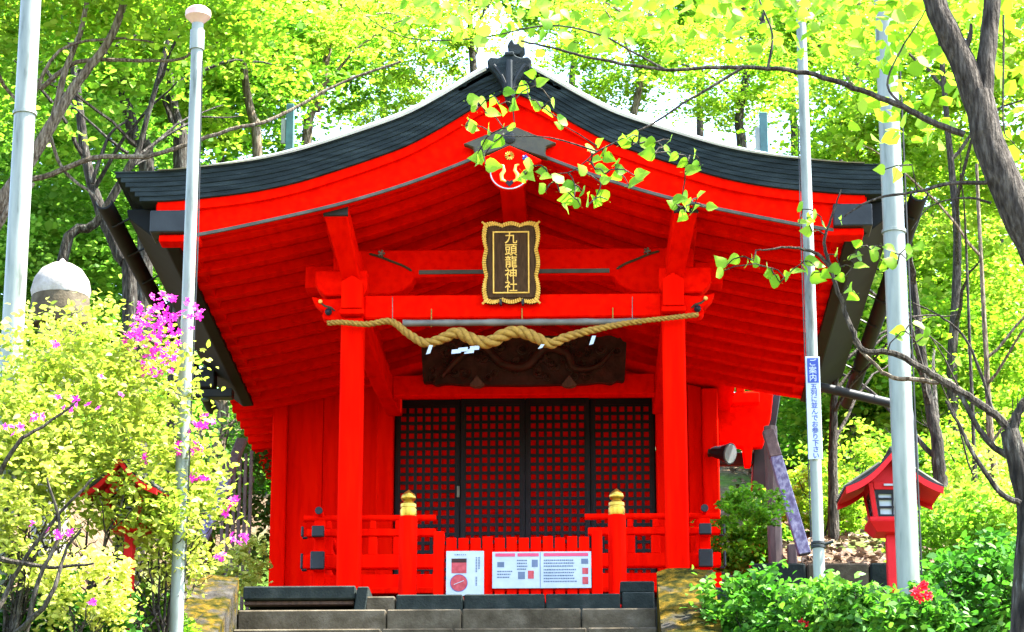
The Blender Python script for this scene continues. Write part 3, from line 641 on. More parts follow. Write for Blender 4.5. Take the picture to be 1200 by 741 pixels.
for cx0, cx1, rows in ((.05,.20,[.52,.60,.68]),(.25,.36,[.22,.30,.38,.46]),(.52,.86,[.22,.30,.38,.48,.56,.64,.72,.80])):
    for r in rows:
        x = cx0
        while x < cx1-random.uniform(0, .06):
            w = random.uniform(.008, .02); txt.box(-W/2+x*W, -W/2+(x+w)*W, -.002, -.0005, H*(1-r-.035), H*(1-r)); x += w+.005
tag(build(txt, 'printed_text', 'ink', o, local=True), kind='stuff')
build(MB().box(-W/2+.482*W, -W/2+.488*W, -.002, -.0005, .004, H-.004), 'fold_line', 'ink', o, local=True)

# ------------------------------------------------------------------ lettering
def glyph(ch, size, mat, parent, name, loc, rot=(math.pi/2, 0, 0), depth=.004, bold=0.0):
    c = bpy.data.curves.new('glyph', 'FONT'); c.body = ch; c.size = size; c.extrude = depth; c.align_x = 'CENTER'; c.align_y = 'CENTER'; c.offset = bold; c.resolution_u = 3
    t = bpy.data.objects.new('glyph', c); COL.objects.link(t); bpy.context.view_layer.update()
    me = bpy.data.meshes.new_from_object(t.evaluated_get(bpy.context.evaluated_depsgraph_get()))
    bpy.data.objects.remove(t); bpy.data.curves.remove(c)
    me.materials.clear(); me.materials.append(MAT[mat])
    o = link(name, me, parent, loc); o.rotation_euler = rot; return o

# plaque
a, b = at(565, 261, 24.72), at(633, 358, 24.86)
PW, PH = 0.555, 0.80
pq = empty('name_plaque', ((a.x+b.x)/2, 24.86, b.z+.015), 'gilt framed wooden name plaque hung over the tie beam', 'plaque')
TILT = R(9)
def scallop(w, h, n, amp):
    pts = []
    for (x0, z0, x1, z1, m) in ((-w,0,w,0,n),(w,0,w,h,int(n*h/w/2)),(w,h,-w,h,n),(-w,h,-w,0,int(n*h/w/2))):
        for i in range(m):
            t = i/m; nx, nz = (z1-z0), -(x1-x0); L = math.hypot(nx, nz); d = amp*abs(math.sin(t*math.pi*3.0))-amp
            if i == 0: d = 0
            pts.append((x0+(x1-x0)*t+nx/L*d, z0+(z1-z0)*t+nz/L*d))
    return pts
holder = pq
outer = scallop(PW/2, PH, 24, .024)
def tilt(o): o.rotation_euler = (-(-TILT), 0, 0); return o
parts = []
parts.append(build(MB().prism(outer, 0, .05), 'gilt_frame', 'plaque', pq, local=True, bevel=.006))
fr = parts[-1]
# carved ridges of the frame
rd = MB(); m = len(outer)
for i in range(0, m):
    x, z = outer[i]; cx2, cz2 = (x*.86, PH/2+(z-PH/2)*.90)
    rd.tube([(x*.99, .0, PH/2+(z-PH/2)*.99), (cx2, -.002, cz2)], [.0115, .009], 6)
parts.append(build(rd, 'frame_ridges', 'gilt', pq, local=True, smooth=True)); tag(parts[-1], kind='stuff')
w, h0, h1 = PW*.40, PH*.075, PH*.925
parts.append(build(MB().box(-w, w, -.012, .01, h0, h1), 'dark_border', 'plaque', pq, local=True, bevel=.004))
w2, g0, g1 = PW*.315, PH*.125, PH*.875
ir = MB()
ir.box(-w2, -w2+.014, -.024, -.011, g0, g1).box(w2-.014, w2, -.024, -.011, g0, g1).box(-w2+.014, w2-.014, -.0235, -.011, g0, g0+.014).box(-w2+.014, w2-.014, -.0235, -.011, g1-.014, g1)
parts.append(build(ir, 'inner_gilt_rim', 'gilt', pq, local=True, bevel=.002))
parts.append(build(MB().box(-w2+.016, w2-.016, -.018, -.0125, g0+.016, g1-.016), 'name_board', 'plaque', pq, local=True))
for i, ch in enumerate('九頭龍神社'):
    g = glyph(ch, .122, 'gilt', pq, 'gold_character', (0, 0, 0), depth=.003, bold=.0012)
    z = g1-.075-i*.116
    g.location = (0, -.021*math.cos(TILT)-z*math.sin(TILT), z*math.cos(TILT)-.021*0); g.rotation_euler = (math.pi/2+TILT, 0, 0)
for q in parts: q.rotation_euler = (TILT, 0, 0)
for x in (-.1, .11):
    build(MB().box(x-.012, x+.012, -.03, .03, -.012, .045), 'hanger_clip', 'iron', pq, local=True, bevel=.004)

# sacred rope: three strands twisted round a swagging path
rope = empty('straw_rope', (XC, 24.8, 2.4), 'twisted golden straw rope swagged below the tie beam', 'rope')
rp = [(384,379),(400,378),(430,380),(458,377),(478,391),(498,402),(518,397),(536,390),(556,399),(574,401),(592,392),(608,389),(626,395),(645,403),(662,396),(690,388),(740,378),(800,371),(818,369)]
cur = smooth_curve([at(a, b, 24.78) for a, b in rp], 12)
LEN = [0]
for i in range(1, len(cur)): LEN.append(LEN[-1]+(cur[i]-cur[i-1]).length)
tot = LEN[-1]
def rrad(l):
    t = l/tot; return .024+.036*math.exp(-((t-.46)/.24)**2)
for sidx in range(3):
    pts = []; rad = []
    ph = 0
    for i, p in enumerate(cur):
        r = rrad(LEN[i]); d = (cur[min(i+1, len(cur)-1)]-cur[max(i-1, 0)]).normalized()
        if i: ph += (LEN[i]-LEN[i-1])*2*math.pi/(r*5.2)
        a = d.cross(Vector((0,1,0))).normalized(); b = d.cross(a)
        t = ph+sidx*2*math.pi/3
        pts.append(p+(a*math.cos(t)+b*math.sin(t))*r*.52); rad.append(r*.56)
    # resample finer along the helix
    P2 = smooth_curve(pts, 4); R2 = list(np.interp(np.linspace(0, len(rad)-1, len(P2)), range(len(rad)), rad))
    build(MB().tube(P2, R2, 8), 'strand', 'straw', rope, smooth=True)
for (px, py, k) in ((503,405,0),(547,410,2),(634,404,1),(694,394,0)):
    p = at(px, py, 24.72)
    if k == 2:
        z = MB()
        for i, (dx, dz) in enumerate(((-.10,-.02),(-.04,0.0),(.02,-.015),(.07,.02))):
            z.add([(p.x+dx-.045,24.70+.01*i,p.z+dz-.025),(p.x+dx+.045,24.705+.01*i,p.z+dz-.015),(p.x+dx+.05,24.72+.01*i,p.z+dz+.03),(p.x+dx-.04,24.715+.01*i,p.z+dz+.02)], [(0,1,2,3)])
            z.add([(p.x+dx-.045,24.703+.01*i,p.z+dz-.025),(p.x+dx+.045,24.708+.01*i,p.z+dz-.015),(p.x+dx+.05,24.723+.01*i,p.z+dz+.03),(p.x+dx-.04,24.718+.01*i,p.z+dz+.02)], [(3,2,1,0)])
    else:
        hh = .09 if k == 0 else .045
        z = MB().hexa([(p.x-.03,24.71,p.z-hh),(p.x+.01,24.71,p.z-hh+.01),(p.x+.01,24.713,p.z-hh+.01),(p.x-.03,24.713,p.z-hh)], [(p.x,24.71,p.z),(p.x+.035,24.71,p.z),(p.x+.035,24.713,p.z),(p.x,24.713,p.z)])
    build(z, 'paper_streamer', 'paper', rope)
for px in (460, 741):
    p = at(px, 348, 24.9); q = at(px, 377, 24.8); 
    build(MB().tube([p, q], .004, 5), 'hanging_cord', 'bamboo', rope)
# grey bamboo rod behind the rope
a, b = at(472, 379, 24.92), at(752, 377, 24.92)
rod = empty('bamboo_rod', ((a.x+b.x)/2, 24.92, a.z), 'grey bamboo rod slung behind the straw rope', 'rod')
pp = [a.lerp(b, t) for t in np.linspace(0, 1, 22)]
build(MB().tube(pp, [.031 if i % 4 else .035 for i in range(22)], 10), 'rod', 'bamboo', rod, smooth=60)
for t in (.12, .5, .88):
    c = a.lerp(b, t); build(MB().tube([c+Vector((0,0,-.04)), c+Vector((0,0,.14))], .006, 5), 'tie_cord', 'straw', rod)

# carved dragon-cloud panel
a, b = at(494, 451, 28.9), at(733, 393, 28.9)
cp = empty('carved_panel', ((a.x+b.x)/2, 28.94, a.z), 'dark brown carved relief panel hung above the lattice doors', 'panel')
W2, H2 = (b.x-a.x)/2, b.z-a.z
ol = []
for i in range(60):
    t = 2*math.pi*i/60; c, s = math.cos(t), math.sin(t)
    x = W2*math.copysign(abs(c)**.22, c); z = H2/2+H2/2*math.copysign(abs(s)**.22, s)
    ol.append((x*(1+.012*math.sin(9*t)), z+.012*math.sin(13*t)))
build(MB().prism(ol, -.03, .05), 'back_board', 'carved', cp, local=True, bevel=.01)
rl_ = MB()
for k in range(70):
    x, z = random.uniform(-W2*.93, W2*.93), random.uniform(.06, H2-.06); r0 = random.uniform(.03, .075); ph = random.uniform(0, 6.28); sg = random.choice((-1, 1))
    pts = []
    for t in np.linspace(0, 7.5, 18):
        r = r0*(1-t/9.5); pts.append((min(W2*.97, max(-W2*.97, x+r*math.cos(ph+sg*t))), -.035-.02*(t/7.5), min(H2-.02, max(.02, z+r*math.sin(ph+sg*t)))))
    rl_.tube(pts, [.013+.006*math.sin(i/17*3.14) for i in range(18)], 5)
tag(build(rl_, 'cloud_scrolls', 'carved', cp, local=True, smooth=True), kind='stuff')
body = smooth_curve([(-.8*W2,-.07,.15*H2),(-.62*W2,-.08,.55*H2),(-.4*W2,-.08,.75*H2),(-.2*W2,-.08,.40*H2),(.02*W2,-.08,.35*H2),(.2*W2,-.08,.7*H2),(.42*W2,-.08,.62*H2),(.5*W2,-.08,.3*H2),(.72*W2,-.07,.35*H2),(.88*W2,-.06,.7*H2)], 6)
build(MB().tube(body, [.016+.035*math.sin(math.pi*min(1, .08+i/len(body)*.92)) for i in range(len(body))], 8), 'serpent_body', 'carved', cp, local=True, smooth=True)
for px in (559, 667):
    q = at(px, 449, 28.8)
    build(MB().prism([(q.x-.085,q.z-.02),(q.x-.03,q.z-.045),(q.x+.03,q.z-.045),(q.x+.085,q.z-.02),(q.x,q.z+.09)], 28.78, 28.88), 'support_bracket', 'wood_brown', cp, bevel=.01)

# ------------------------------------------------------------------ flood lamp, braces, posts
p = at(847, 530, HY-.4)
fl_ = empty('flood_lamp', (p.x, HY-.35, p.z), 'black flood lamp fixed at the shrine wall corner', 'lamp')
dirv = Vector((.75, -.6, -.25)).normalized()
build(MB().tube([Vector((-.12,.12,.05)), Vector((-.12,.12,.05))+dirv*.05, Vector((-.12,.12,.05))+dirv*.16, Vector((-.12,.12,.05))+dirv*.27], [.04,.065,.085,.125], 16), 'lamp_body', 'black', fl_, local=True, smooth=40)
build(MB().tube([Vector((-.12,.12,.05))+dirv*.271, Vector((-.12,.12,.05))+dirv*.279], [.112,.108], 16), 'lamp_lens', 'lens', fl_, local=True, smooth=40)
build(MB().box(-.16,-.08,.08,.42,.02,.07), 'lamp_bracket', 'iron', fl_, local=True)

def brace(name, label, a, b, w, mats, frac):  # brown above, pale below: sunlight put into the lower timber's colour
    o = empty(name, b, label, 'brace')
    d = (b-a); m = a+d*frac; side = d.cross(Vector((0,1,0))).normalized()*w
    fw = Vector((0, .06, 0))
    def seg(p, q, nm, mt): build(MB().hexa([p-side-fw, p+side-fw, p+side+fw, p-side+fw], [q-side-fw, q+side-fw, q+side+fw, q-side+fw]), nm, mt, o, bevel=.008)
    seg(a, m, 'upper_timber', mats[0]); seg(m+d.normalized()*.002, b, 'sunlit_timber', mats[1]); return o
br = brace('eave_brace', 'slanting brace with sunlight coloured pale lavender on its lower part beside the guide pole', at(900, 505, 26.0), at(943, 650, 25.2), .058, ('wood_brown', 'wood_sunlit'), .22)
a, b = at(936, 638, 25.2), at(942, 652, 25.2)
br = brace('eave_brace', 'slanting brace with sunlight coloured white on its lower part left of the shrine wall', at(284, 515, 27.2), at(236, 634, 25.6), .05, ('wood_brown', 'wood_sunlit'), .40)
p = at(908, 560, 26.1)
o = empty('timber_post', (p.x, 26.1, hz(p.x, 26.1)), 'dark brown timber post behind the lavender sunlit brace', 'post')
build(MB().tube([(p.x, 26.1, -.65), (p.x-.02, 26.1, 1.0), (p.x-.03, 26.1, at(903, 500, 26.1).z)], [.075, .07, .065], 8), 'post_shaft', 'wood_brown', o, smooth=40)
build(MB().box(p.x+.10, p.x+.19, 26.05, 26.15, -.65, .62), 'short_stake', 'wood_brown', o, bevel=.01)
# slatted dark screen left of the hall
a, b = at(262, 560, 27.6), at(294, 560, 27.6)
o = empty('slat_screen', ((a.x+b.x)/2, 27.6, -.62), 'narrow dark brown slatted screen beside the left shrine wall', 'screen')
zt0, zt1 = at(278, 640, 27.6).z-.6, at(278, 545, 27.6).z
nsl = 6
for i in range(nsl):
    x = a.x+(b.x-a.x)*i/(nsl-1); bx('slat', 'wood_brown', o, x-.017, x+.017, 27.58, 27.62, -.62, zt1+.18*i/nsl, .004)
for z in (zt0+.3, zt1-.15): bx('screen_rail', 'wood_brown', o, a.x-.03, b.x+.03, 27.625, 27.66, z-.03, z+.03, .004)

# ------------------------------------------------------------------ poles
def pole(name, label, px, Y, dia, ztop, cat='pole', mat='galv', bands=()):
    p = at(px[0], px[1], Y); z0 = hz(p.x, Y)-.1
    o = empty(name, (p.x, Y, z0+.1), label, cat)
    build(MB().tube([(p.x, Y, z0), (p.x, Y, z0+1.2), (p.x, Y, z0+3.5), (p.x, Y, ztop)], [dia/2*1.06, dia/2*1.03, dia/2, dia/2*.9], 20), 'pole_shaft', mat, o, smooth=40)
    for z in bands: build(MB().lathe([(dia*.5,0),(dia*.56,.004),(dia*.56,.03),(dia*.5,.034)], (p.x, Y, z), 20), 'pole_band', 'galv', o, smooth=40)
    build(MB().lathe([(dia*.9,0),(dia*.9,.12),(dia*.55,.14)], (p.x, Y, z0+.1), 16), 'pole_foot', 'iron', o, smooth=40)
    return o, p, z0
o, p, z0 = pole('flag_pole', 'thick pale steel pole at the far left edge above the azalea', (27, 170), 21, .178, 7.5, bands=(3.2,))
o, p, z0 = pole('flag_pole', 'thick pale steel pole in front of the red lantern', (1050, 330), 21, .176, 7.5, bands=(2.1,))
build(MB().tube([(p.x+.10, 20.97, -.7), (p.x+.105, 20.97, 3), (p.x+.10, 20.97, 7)], .008, 5), 'halyard', 'iron', o)
YP = 20.65
o, p, z0 = pole('flag_pole', 'slim white pole topped by a pinkish cap left of the roof', (221, 330), YP, .104, at(230, 28, YP).z)
z = at(230, 28, YP).z
build(MB().lathe([(.045,0),(.078,.035),(.105,.06),(.105,.11),(.07,.14),(.03,.15)], (p.x, YP, z), 16), 'pole_cap', 'terra', o, smooth=40)
build(MB().lathe([(.059,0),(.059,.17)], (p.x, YP, z-.23), 16), 'pole_sleeve', 'galv', o, smooth=40)
build(MB().tube([(p.x+.06, YP-.05, -.8), (p.x+.075, YP-.07, 2.0), (p.x+.055, YP-.05, 3.5)], .006, 5), 'halyard', 'iron', o)
o, p, z0 = pole('flag_pole', 'slim pale pole carrying the blue headed guide strip', (951, 400), 22, .094, at(942, 14, 22).z)
z = at(942, 14, 22).z
build(MB().lathe([(.045,0),(.075,.04),(.10,.06),(.10,.10),(.07,.13),(.03,.14)], (p.x, 22, z), 16), 'pole_cap', 'terra', o, smooth=40)
build(MB().tube([(p.x-.06, 21.96, -.3), (p.x-.065, 21.95, 2.5), (p.x-.055, 21.97, 3.4)], .005, 5), 'halyard', 'iron', o)
z = at(956, 643, 22).z
for k in range(2): build(MB().lathe([(.052,0),(.06,.004),(.06,.022),(.052,.026)], (p.x, 22, z+.03*k), 14), 'clamp_ring', 'iron', o, smooth=40)
build(MB().tube([(p.x+.05, 21.98, z+.03), (p.x+.12, 21.96, z+.05)], .014, 6), 'clamp_bolt', 'iron', o)
a, b = at(944, 418, 21.93), at(964, 538, 21.93)
sg = empty('guide_sign', ((a.x+b.x)/2, 21.935, b.z), 'narrow vertical guide sign with blue heading on the slim pole', 'sign')
SH = a.z-b.z; SW = .118
build(MB().box(-SW/2, SW/2, 0, .006, 0, SH), 'sign_board', 'paper', sg, local=True, bevel=.002)
build(MB().box(-SW/2+.014, SW/2-.012, -.003, -.0005, SH-.225, SH-.014), 'blue_heading', 'blue', sg, local=True)
for i, ch in enumerate('ご案内'): glyph(ch, .066, 'paper', sg, 'heading_character', (0, -.0035, SH-.055-i*.066), depth=.0004, bold=.0006)
for i, ch in enumerate('五列に並んでお参り下さい'): glyph(ch, .056, 'blue', sg, 'sign_character', (.004, -.0012, SH-.262-i*.0535), depth=.0004, bold=.0009)

# ------------------------------------------------------------------ lanterns
def red_lantern(label, loc, rz, group='red post lanterns'):
    o = empty('post_lantern', loc, label, 'lantern', group); o.rotation_euler = (0, 0, rz)
    def b_(mb, nm, mt, par=o, **k): return build(mb, nm, mt, par, local=True, **k)
    b_(MB().box(-.05, .05, -.05, .05, 0, .66), 'lantern_post', 'crimson', bevel=.006)
    b_(MB().hexa([(-.15,-.15,.56),(.15,-.15,.56),(.15,.15,.56),(-.15,.15,.56)], [(-.225,-.225,.66),(.225,-.225,.66),(.225,.225,.66),(-.225,.225,.66)]), 'base_tray', 'crimson', bevel=.006)
    b_(MB().box(-.215,.215,-.215,.215,.662,.70), 'tray_rim', 'crimson', bevel=.005)
    w0, w1, z0, z1 = .155, .20, .702, 1.03
    bd = b_(MB().hexa([(-w0+.02,-w0+.02,z0),(w0-.02,-w0+.02,z0),(w0-.02,w0-.02,z0),(-w0+.02,w0-.02,z0)], [(-w1+.02,-w1+.02,z1),(w1-.02,-w1+.02,z1),(w1-.02,w1-.02,z1),(-w1+.02,w1-.02,z1)]), 'lamp_box', 'paper')
    for sx in (-1, 1):
        for sy in (-1, 1):
            b_(MB().hexa([(sx*w0-.022,sy*w0-.022,z0),(sx*w0+.022,sy*w0-.022,z0),(sx*w0+.022,sy*w0+.022,z0),(sx*w0-.022,sy*w0+.022,z0)],
                         [(sx*w1-.022,sy*w1-.022,z1),(sx*w1+.022,sy*w1-.022,z1),(sx*w1+.022,sy*w1+.022,z1),(sx*w1-.022,sy*w1+.022,z1)]), 'corner_post', 'crimson', bevel=.004)
    for fidx in range(4):
        M_ = Matrix.Rotation(fidx*math.pi/2, 3, 'Z'); g = MB()
        def q(x, z, d): # point on tapered face
            w = w0+(w1-w0)*(z-z0)/(z1-z0); return M_ @ Vector((x*w, -w+.008-d, z))
        def bar(xa, xb, za, zb_, d=.012):
            g.hexa([q(xa,za,0), q(xb,za,0), q(xb,za,d), q(xa,za,d)], [q(xa,zb_,0), q(xb,zb_,0), q(xb,zb_,d), q(xa,zb_,d)])
        bar(-.82,-.70,z0,z1); bar(.70,.82,z0,z1); bar(-.05,.05,z0,z1-.06,.008); bar(-.70,.70,z0,z0+.03); bar(-.70,.70,z1-.10,z1-.06)
        bar(-.70,.70,z0+.09,z0+.11,.009); bar(-.70,.70,z0+.17,z0+.19,.009)
        b_(g, 'window_grille', 'black', bd)
        g2 = MB()
        g2.hexa([q(-.86,z1-.06,0),q(.86,z1-.06,0),q(.86,z1-.06,.02),q(-.86,z1-.06,.02)], [q(-.86,z1+.02,0),q(.86,z1+.02,0),q(.86,z1+.02,.02),q(-.86,z1+.02,.02)])
        b_(g2, 'top_rail', 'crimson', bevel=.003)
    b_(MB().box(-.08,.08,-.235,-.226,z1-.03,z1-.01), 'name_strip', 'paper')
    # curved gable roof
    def rz_(u): return 1.32-.36*abs(u)/.44-.06*math.sin(math.pi*min(1, abs(u)/.44))
    us = np.linspace(-.44, .44, 21)
    rr = b_(MB().strip([(u, rz_(u)) for u in us], [(u, rz_(u)-.025) for u in us], -.34, .34), 'lantern_roof', 'crimson', smooth=30)
    b_(MB().strip([(u, rz_(u)+.022) for u in us*1.02], [(u, rz_(u)+.002) for u in us*1.02], -.355, .355), 'roof_sheet', 'iron', rr, smooth=30)
    for sy in (-1, 1):
        b_(MB().strip([(u, rz_(u)-.003) for u in us], [(u, rz_(u)-.07) for u in us], sy*.34, sy*.365), 'roof_barge', 'crimson', rr, smooth=30)
    tr = MB()
    for sx in (-1, 1):
        for y in np.linspace(-.31, .31, 9): tr.tube([(sx*.452, y, rz_(.44)+.005), (sx*.12, y, rz_(.12)+.03)], .018, 6)
    tag(b_(tr, 'roof_rolls', 'edge_grey', rr, smooth=True), kind='stuff')
    b_(MB().box(-.035,.035,-.36,.36,1.31,1.36), 'roof_ridge', 'iron', rr, bevel=.008)
    b_(MB().prism([(-.20,1.03),(.20,1.03),(.17,1.09),(0,1.26),(-.17,1.09)], -.20, -.18), 'gable_panel', 'crimson')
    b_(MB().prism([(-.20,1.03),(.20,1.03),(.17,1.09),(0,1.26),(-.17,1.09)], .18, .20), 'gable_panel', 'crimson')
    return o
p = at(1047, 690, 23); rlan = red_lantern('crimson post lantern with gabled roof behind the thick steel pole', (p.x, 23, p.z-.03), R(2)); rlan.scale = (.94, .88, .88)
p = at(150, 690, 20.62); ll = red_lantern('crimson post lantern half hidden inside the azalea bush', (p.x, 20.62, at(150, 612, 20.62).z-.5), R(-14)); ll.scale = (.72, .72, .72)
build(MB().box(-.05, .05, -.05, .05, -1.6, .0), 'lower_post', 'crimson', ll, local=True, bevel=.006)

p = at(72, 330, 22.6)
sl = empty('stone_lantern', (p.x, 22.6, hz(p.x, 22.6)), 'tall pale stone lantern with domed cap rising from the azalea', 'lantern')
zt_ = at(75, 303, 22.6).z-hz(p.x, 22.6)
def l_(prof, nm, mt, n=20, sm=40): build(MB().lathe(prof, (0,0,0), n), nm, mt, sl, local=True, smooth=sm)
l_([(.42,-.1),(.42,.18),(.36,.24),(.30,.28)], 'lantern_base', 'pale_stone', 6, False)
l_([(.17,.28),(.155,.34),(.15,.8),(.165,.86),(.15,.92),(.155,zt_-1.12),(.17,zt_-1.06)], 'shaft', 'pale_stone')
l_([(.18,zt_-1.06),(.30,zt_-.96),(.32,zt_-.88),(.28,zt_-.86)], 'platform', 'pale_stone', 6, False)
l_([(.19,zt_-.86),(.19,zt_-.60)], 'fire_box', 'stone', 6, False)
l_([(.24,zt_-.62),(.27,zt_-.56),(.255,zt_-.46),(.25,zt_-.36)], 'cap_underside', 'stone', 16)
l_([(.25,zt_-.36),(.262,zt_-.30),(.24,zt_-.20),(.18,zt_-.11),(.10,zt_-.06),(.04,zt_-.045),(.025,zt_-.02),(.004,zt_)], 'domed_cap', 'pale_stone')

# ------------------------------------------------------------------ retaining wall
rw = empty('retaining_wall', (XC+4.5, 26.1, -.6), 'low dark stone retaining wall under the wooded slope', 'wall')
x = XC+2.45
rows = [(-.75,-.22),(-.21,.14),(.15,.43)]
for z0, z1 in rows:
    x = XC+2.45+random.uniform(-.2, 0)
    while x < XC+9:
        w = random.uniform(.45, .85); j = random.uniform(-.02, .02)
        bx('wall_stone', 'darkstone' if random.random() < .6 else 'stone', rw, x+.006, x+w-.006, 26.02+j, 26.36, z0+.004, z1-.004, .02); x += w

# ------------------------------------------------------------------ vegetation
def tree_root(name, label, cat, x, y, group=None): return empty(name, (x, y, hz(x, y)), label, cat, group)
def jitter(pts, a):
    return [p+Vector((random.uniform(-a, a), random.uniform(-a, a), random.uniform(-a, a))) for p in pts]
def limb(mb, pts, r0, r1, n=8, wob=0.0, per=4):
    c = smooth_curve(pts, per)
    if wob: c = [c[0]]+jitter(c[1:-1], wob)+[c[-1]]
    m = len(c); mb.tube(c, [r0+(r1-r0)*(i/(m-1)) for i in range(m)], n); return c

# crown variants for the wood behind (shared by the trees)
CR = []
for i, (rad, ncl, per, cs, lsz, mt) in enumerate([
        ((3.4,3.4,3.4), 95, 92, .52, .175, 'leaf_fresh'), ((3.8,3.4,2.8), 95, 92, .55, .17, 'leaf_lime'),
        ((3.2,3.2,4.0), 105, 88, .52, .17, 'leaf_mid'), ((3.6,3.6,3.2), 100, 88, .50, .18, 'leaf_fresh')]):
    p = clumps(ncl, per, rad, .24, cs, .25)
    CR.append(leaf_mesh('crown', p, lsz*np.repeat(rng.uniform(.7, 1.5, ncl), per)*rng.uniform(.7, 1.3, len(p)), mt, .6, .66, six=True))
def back_tree(label, path, Y, w, mat, crowns, group='trees in the wood behind the shrine', branches=(), cat='tree'):
    # path in photo pixels from low to high, surveyed at depth Y
    pts = [at(a, b, Y) for a, b in path]
    x, y = pts[0].x+(pts[0].x-pts[1].x)*.3, Y
    o = tree_root('forest_tree', label, cat, x, y, group)
    base = Vector((x, y, hz(x, y)-.15)); mb = MB()
    full = ([base] if base.z < pts[0].z-.3 else [])+pts
    top = full[-1]; d = (full[-1]-full[-2]).normalized()
    ext = top+(d+Vector((0, 0, .6))).normalized()*2.5; full.append(ext)
    r = w/2
    tc = limb(mb, full, r*1.25, r*.35, 8, r*.12)
    for (bp, bw) in branches:
        limb(mb, [at(a, b, Y-.2) for a, b in bp], bw/2, bw*.2, 6, .01)
    for k in range(5):
        q = tc[int(len(tc)*(.45+.1*k))]; an = random.uniform(0, 6.28)
        e = q+Vector((math.cos(an)*1.6, math.sin(an)*1.4, random.uniform(.5, 1.6)))
        limb(mb, [q, (q+e)/2+Vector((0, 0, .2)), e], r*.4, r*.1, 5, .02)
    build(mb, 'trunk', mat, o, smooth=True)
    for (px, py, dy, sc, v) in crowns:
        c = at(px, py, Y+dy)
        k = link('crown', CR[v], o, (c.x-x, c.y-y, c.z-o.location.z)); k.scale = (sc, sc, sc*random.uniform(.85, 1.0)); k.rotation_euler = (0, 0, random.uniform(0, 6.28)); k['kind'] = 'stuff'
    return o
G1 = 'trees in the wood behind the shrine'
back_tree('crooked dark trunked tree just left of the roof tip', [(152,350),(140,300),(115,240),(98,170),(90,100),(80,30)], 33, .17, 'bark_dark', [(70,40,2,.55,0),(140,-60,2,.6,1)], branches=[([(108,215),(128,160),(150,140)],.06),([(150,180),(112,150),(70,110)],.05)])
back_tree('lichen spotted leaning trunk between the two left poles', [(172,215),(158,165),(146,110),(133,55),(120,-10)], 36, .20, 'bark_dark', [(180,60,4,.6,1),(60,130,5,.6,0)])
back_tree('straight dark mottled trunk just left of the capped pole', [(213,200),(204,140),(197,90),(188,40),(183,-10)], 37, .21, 'bark_dark', [(230,-40,2,.65,0),(250,100,5,.5,3)], branches=[([(205,150),(190,110),(188,60)],.07)])
back_tree('slim pale brown trunk rising right of the capped pole', [(302,195),(293,130),(285,70),(280,0)], 40, .15, 'bark_pale', [(300,20,3,.6,1),(340,90,6,.5,0)])
back_tree('short dark forked trunk above the left roof slope', [(258,195),(262,150),(268,110),(262,60)], 42, .13, 'bark_dark', [(270,-10,3,.55,3),(230,60,5,.5,2)])
back_tree('pale trunk leaning rightward above the left roof slope', [(358,178),(374,120),(386,50),(394,-10)], 44, .17, 'bark_pale', [(395,0,4,.5,0),(450,110,6,.28,1)])
back_tree('dark trunk leaning steeply beside the domed stone lantern', [(72,310),(112,262),(152,195),(170,150)], 31, .13, 'bark_dark', [(100,240,8,.6,2),(30,260,7,.6,2)])
back_tree('broad grey trunk behind the white sunlit brace', [(236,650),(250,560),(262,490),(262,420)], 33, .22, 'bark_pale', [(180,560,6,.5,2),(330,520,6,.4,2)])
back_tree('leafy lime tree filling the gap above the roof peak', [(560,160),(556,90),(550,20)], 46, .18, 'bark', [(500,40,0,.36,1),(620,-40,3,.4,0)])
back_tree('pale green tree right of the roof peak', [(740,180),(748,110),(760,40)], 47, .16, 'bark_pale', [(730,60,0,.42,1),(800,-10,2,.5,3)])
back_tree('lime tree with arching boughs over the right roof slope', [(872,200),(866,140),(880,70),(900,0)], 43, .17, 'bark', [(855,90,0,.36,1),(940,-10,3,.45,1)])
back_tree('bright leafy tree between the slim and thick right poles', [(1003,500),(1006,380),(998,260),(1004,150)], 39, .16, 'bark_pale', [(1000,150,0,.48,1),(1010,320,3,.5,1),(990,30,1,.42,1)])
back_tree('tall lime tree right of the thick pole', [(1120,560),(1116,420),(1122,280),(1110,150)], 36, .16, 'bark', [(1120,150,2,.5,1),(1110,330,3,.52,1),(1170,40,1,.5,1)])
back_tree('slender trunk rising right of the guide pole', [(978,690),(977,600),(976,500),(980,430)], 30, .12, 'bark', [(975,420,9,.55,3),(950,560,12,.5,2)])
back_tree('dark thick trunk just right of the red lantern roof', [(1108,690),(1104,600),(1098,520),(1085,450)], 33, .20, 'bark_dark', [(1070,440,6,.55,1),(1130,520,8,.5,3)])
back_tree('slim orange brown trunk near the right picture edge', [(1172,660),(1168,580),(1160,500),(1156,420)], 32, .11, 'bark_pale', [(1180,440,5,.5,1),(1190,560,8,.45,0)])
back_tree('thin mossy trunk between the red lantern and right edge', [(1142,660),(1143,580),(1140,490)], 31, .07, 'bark', [(1150,380,9,.55,1)])
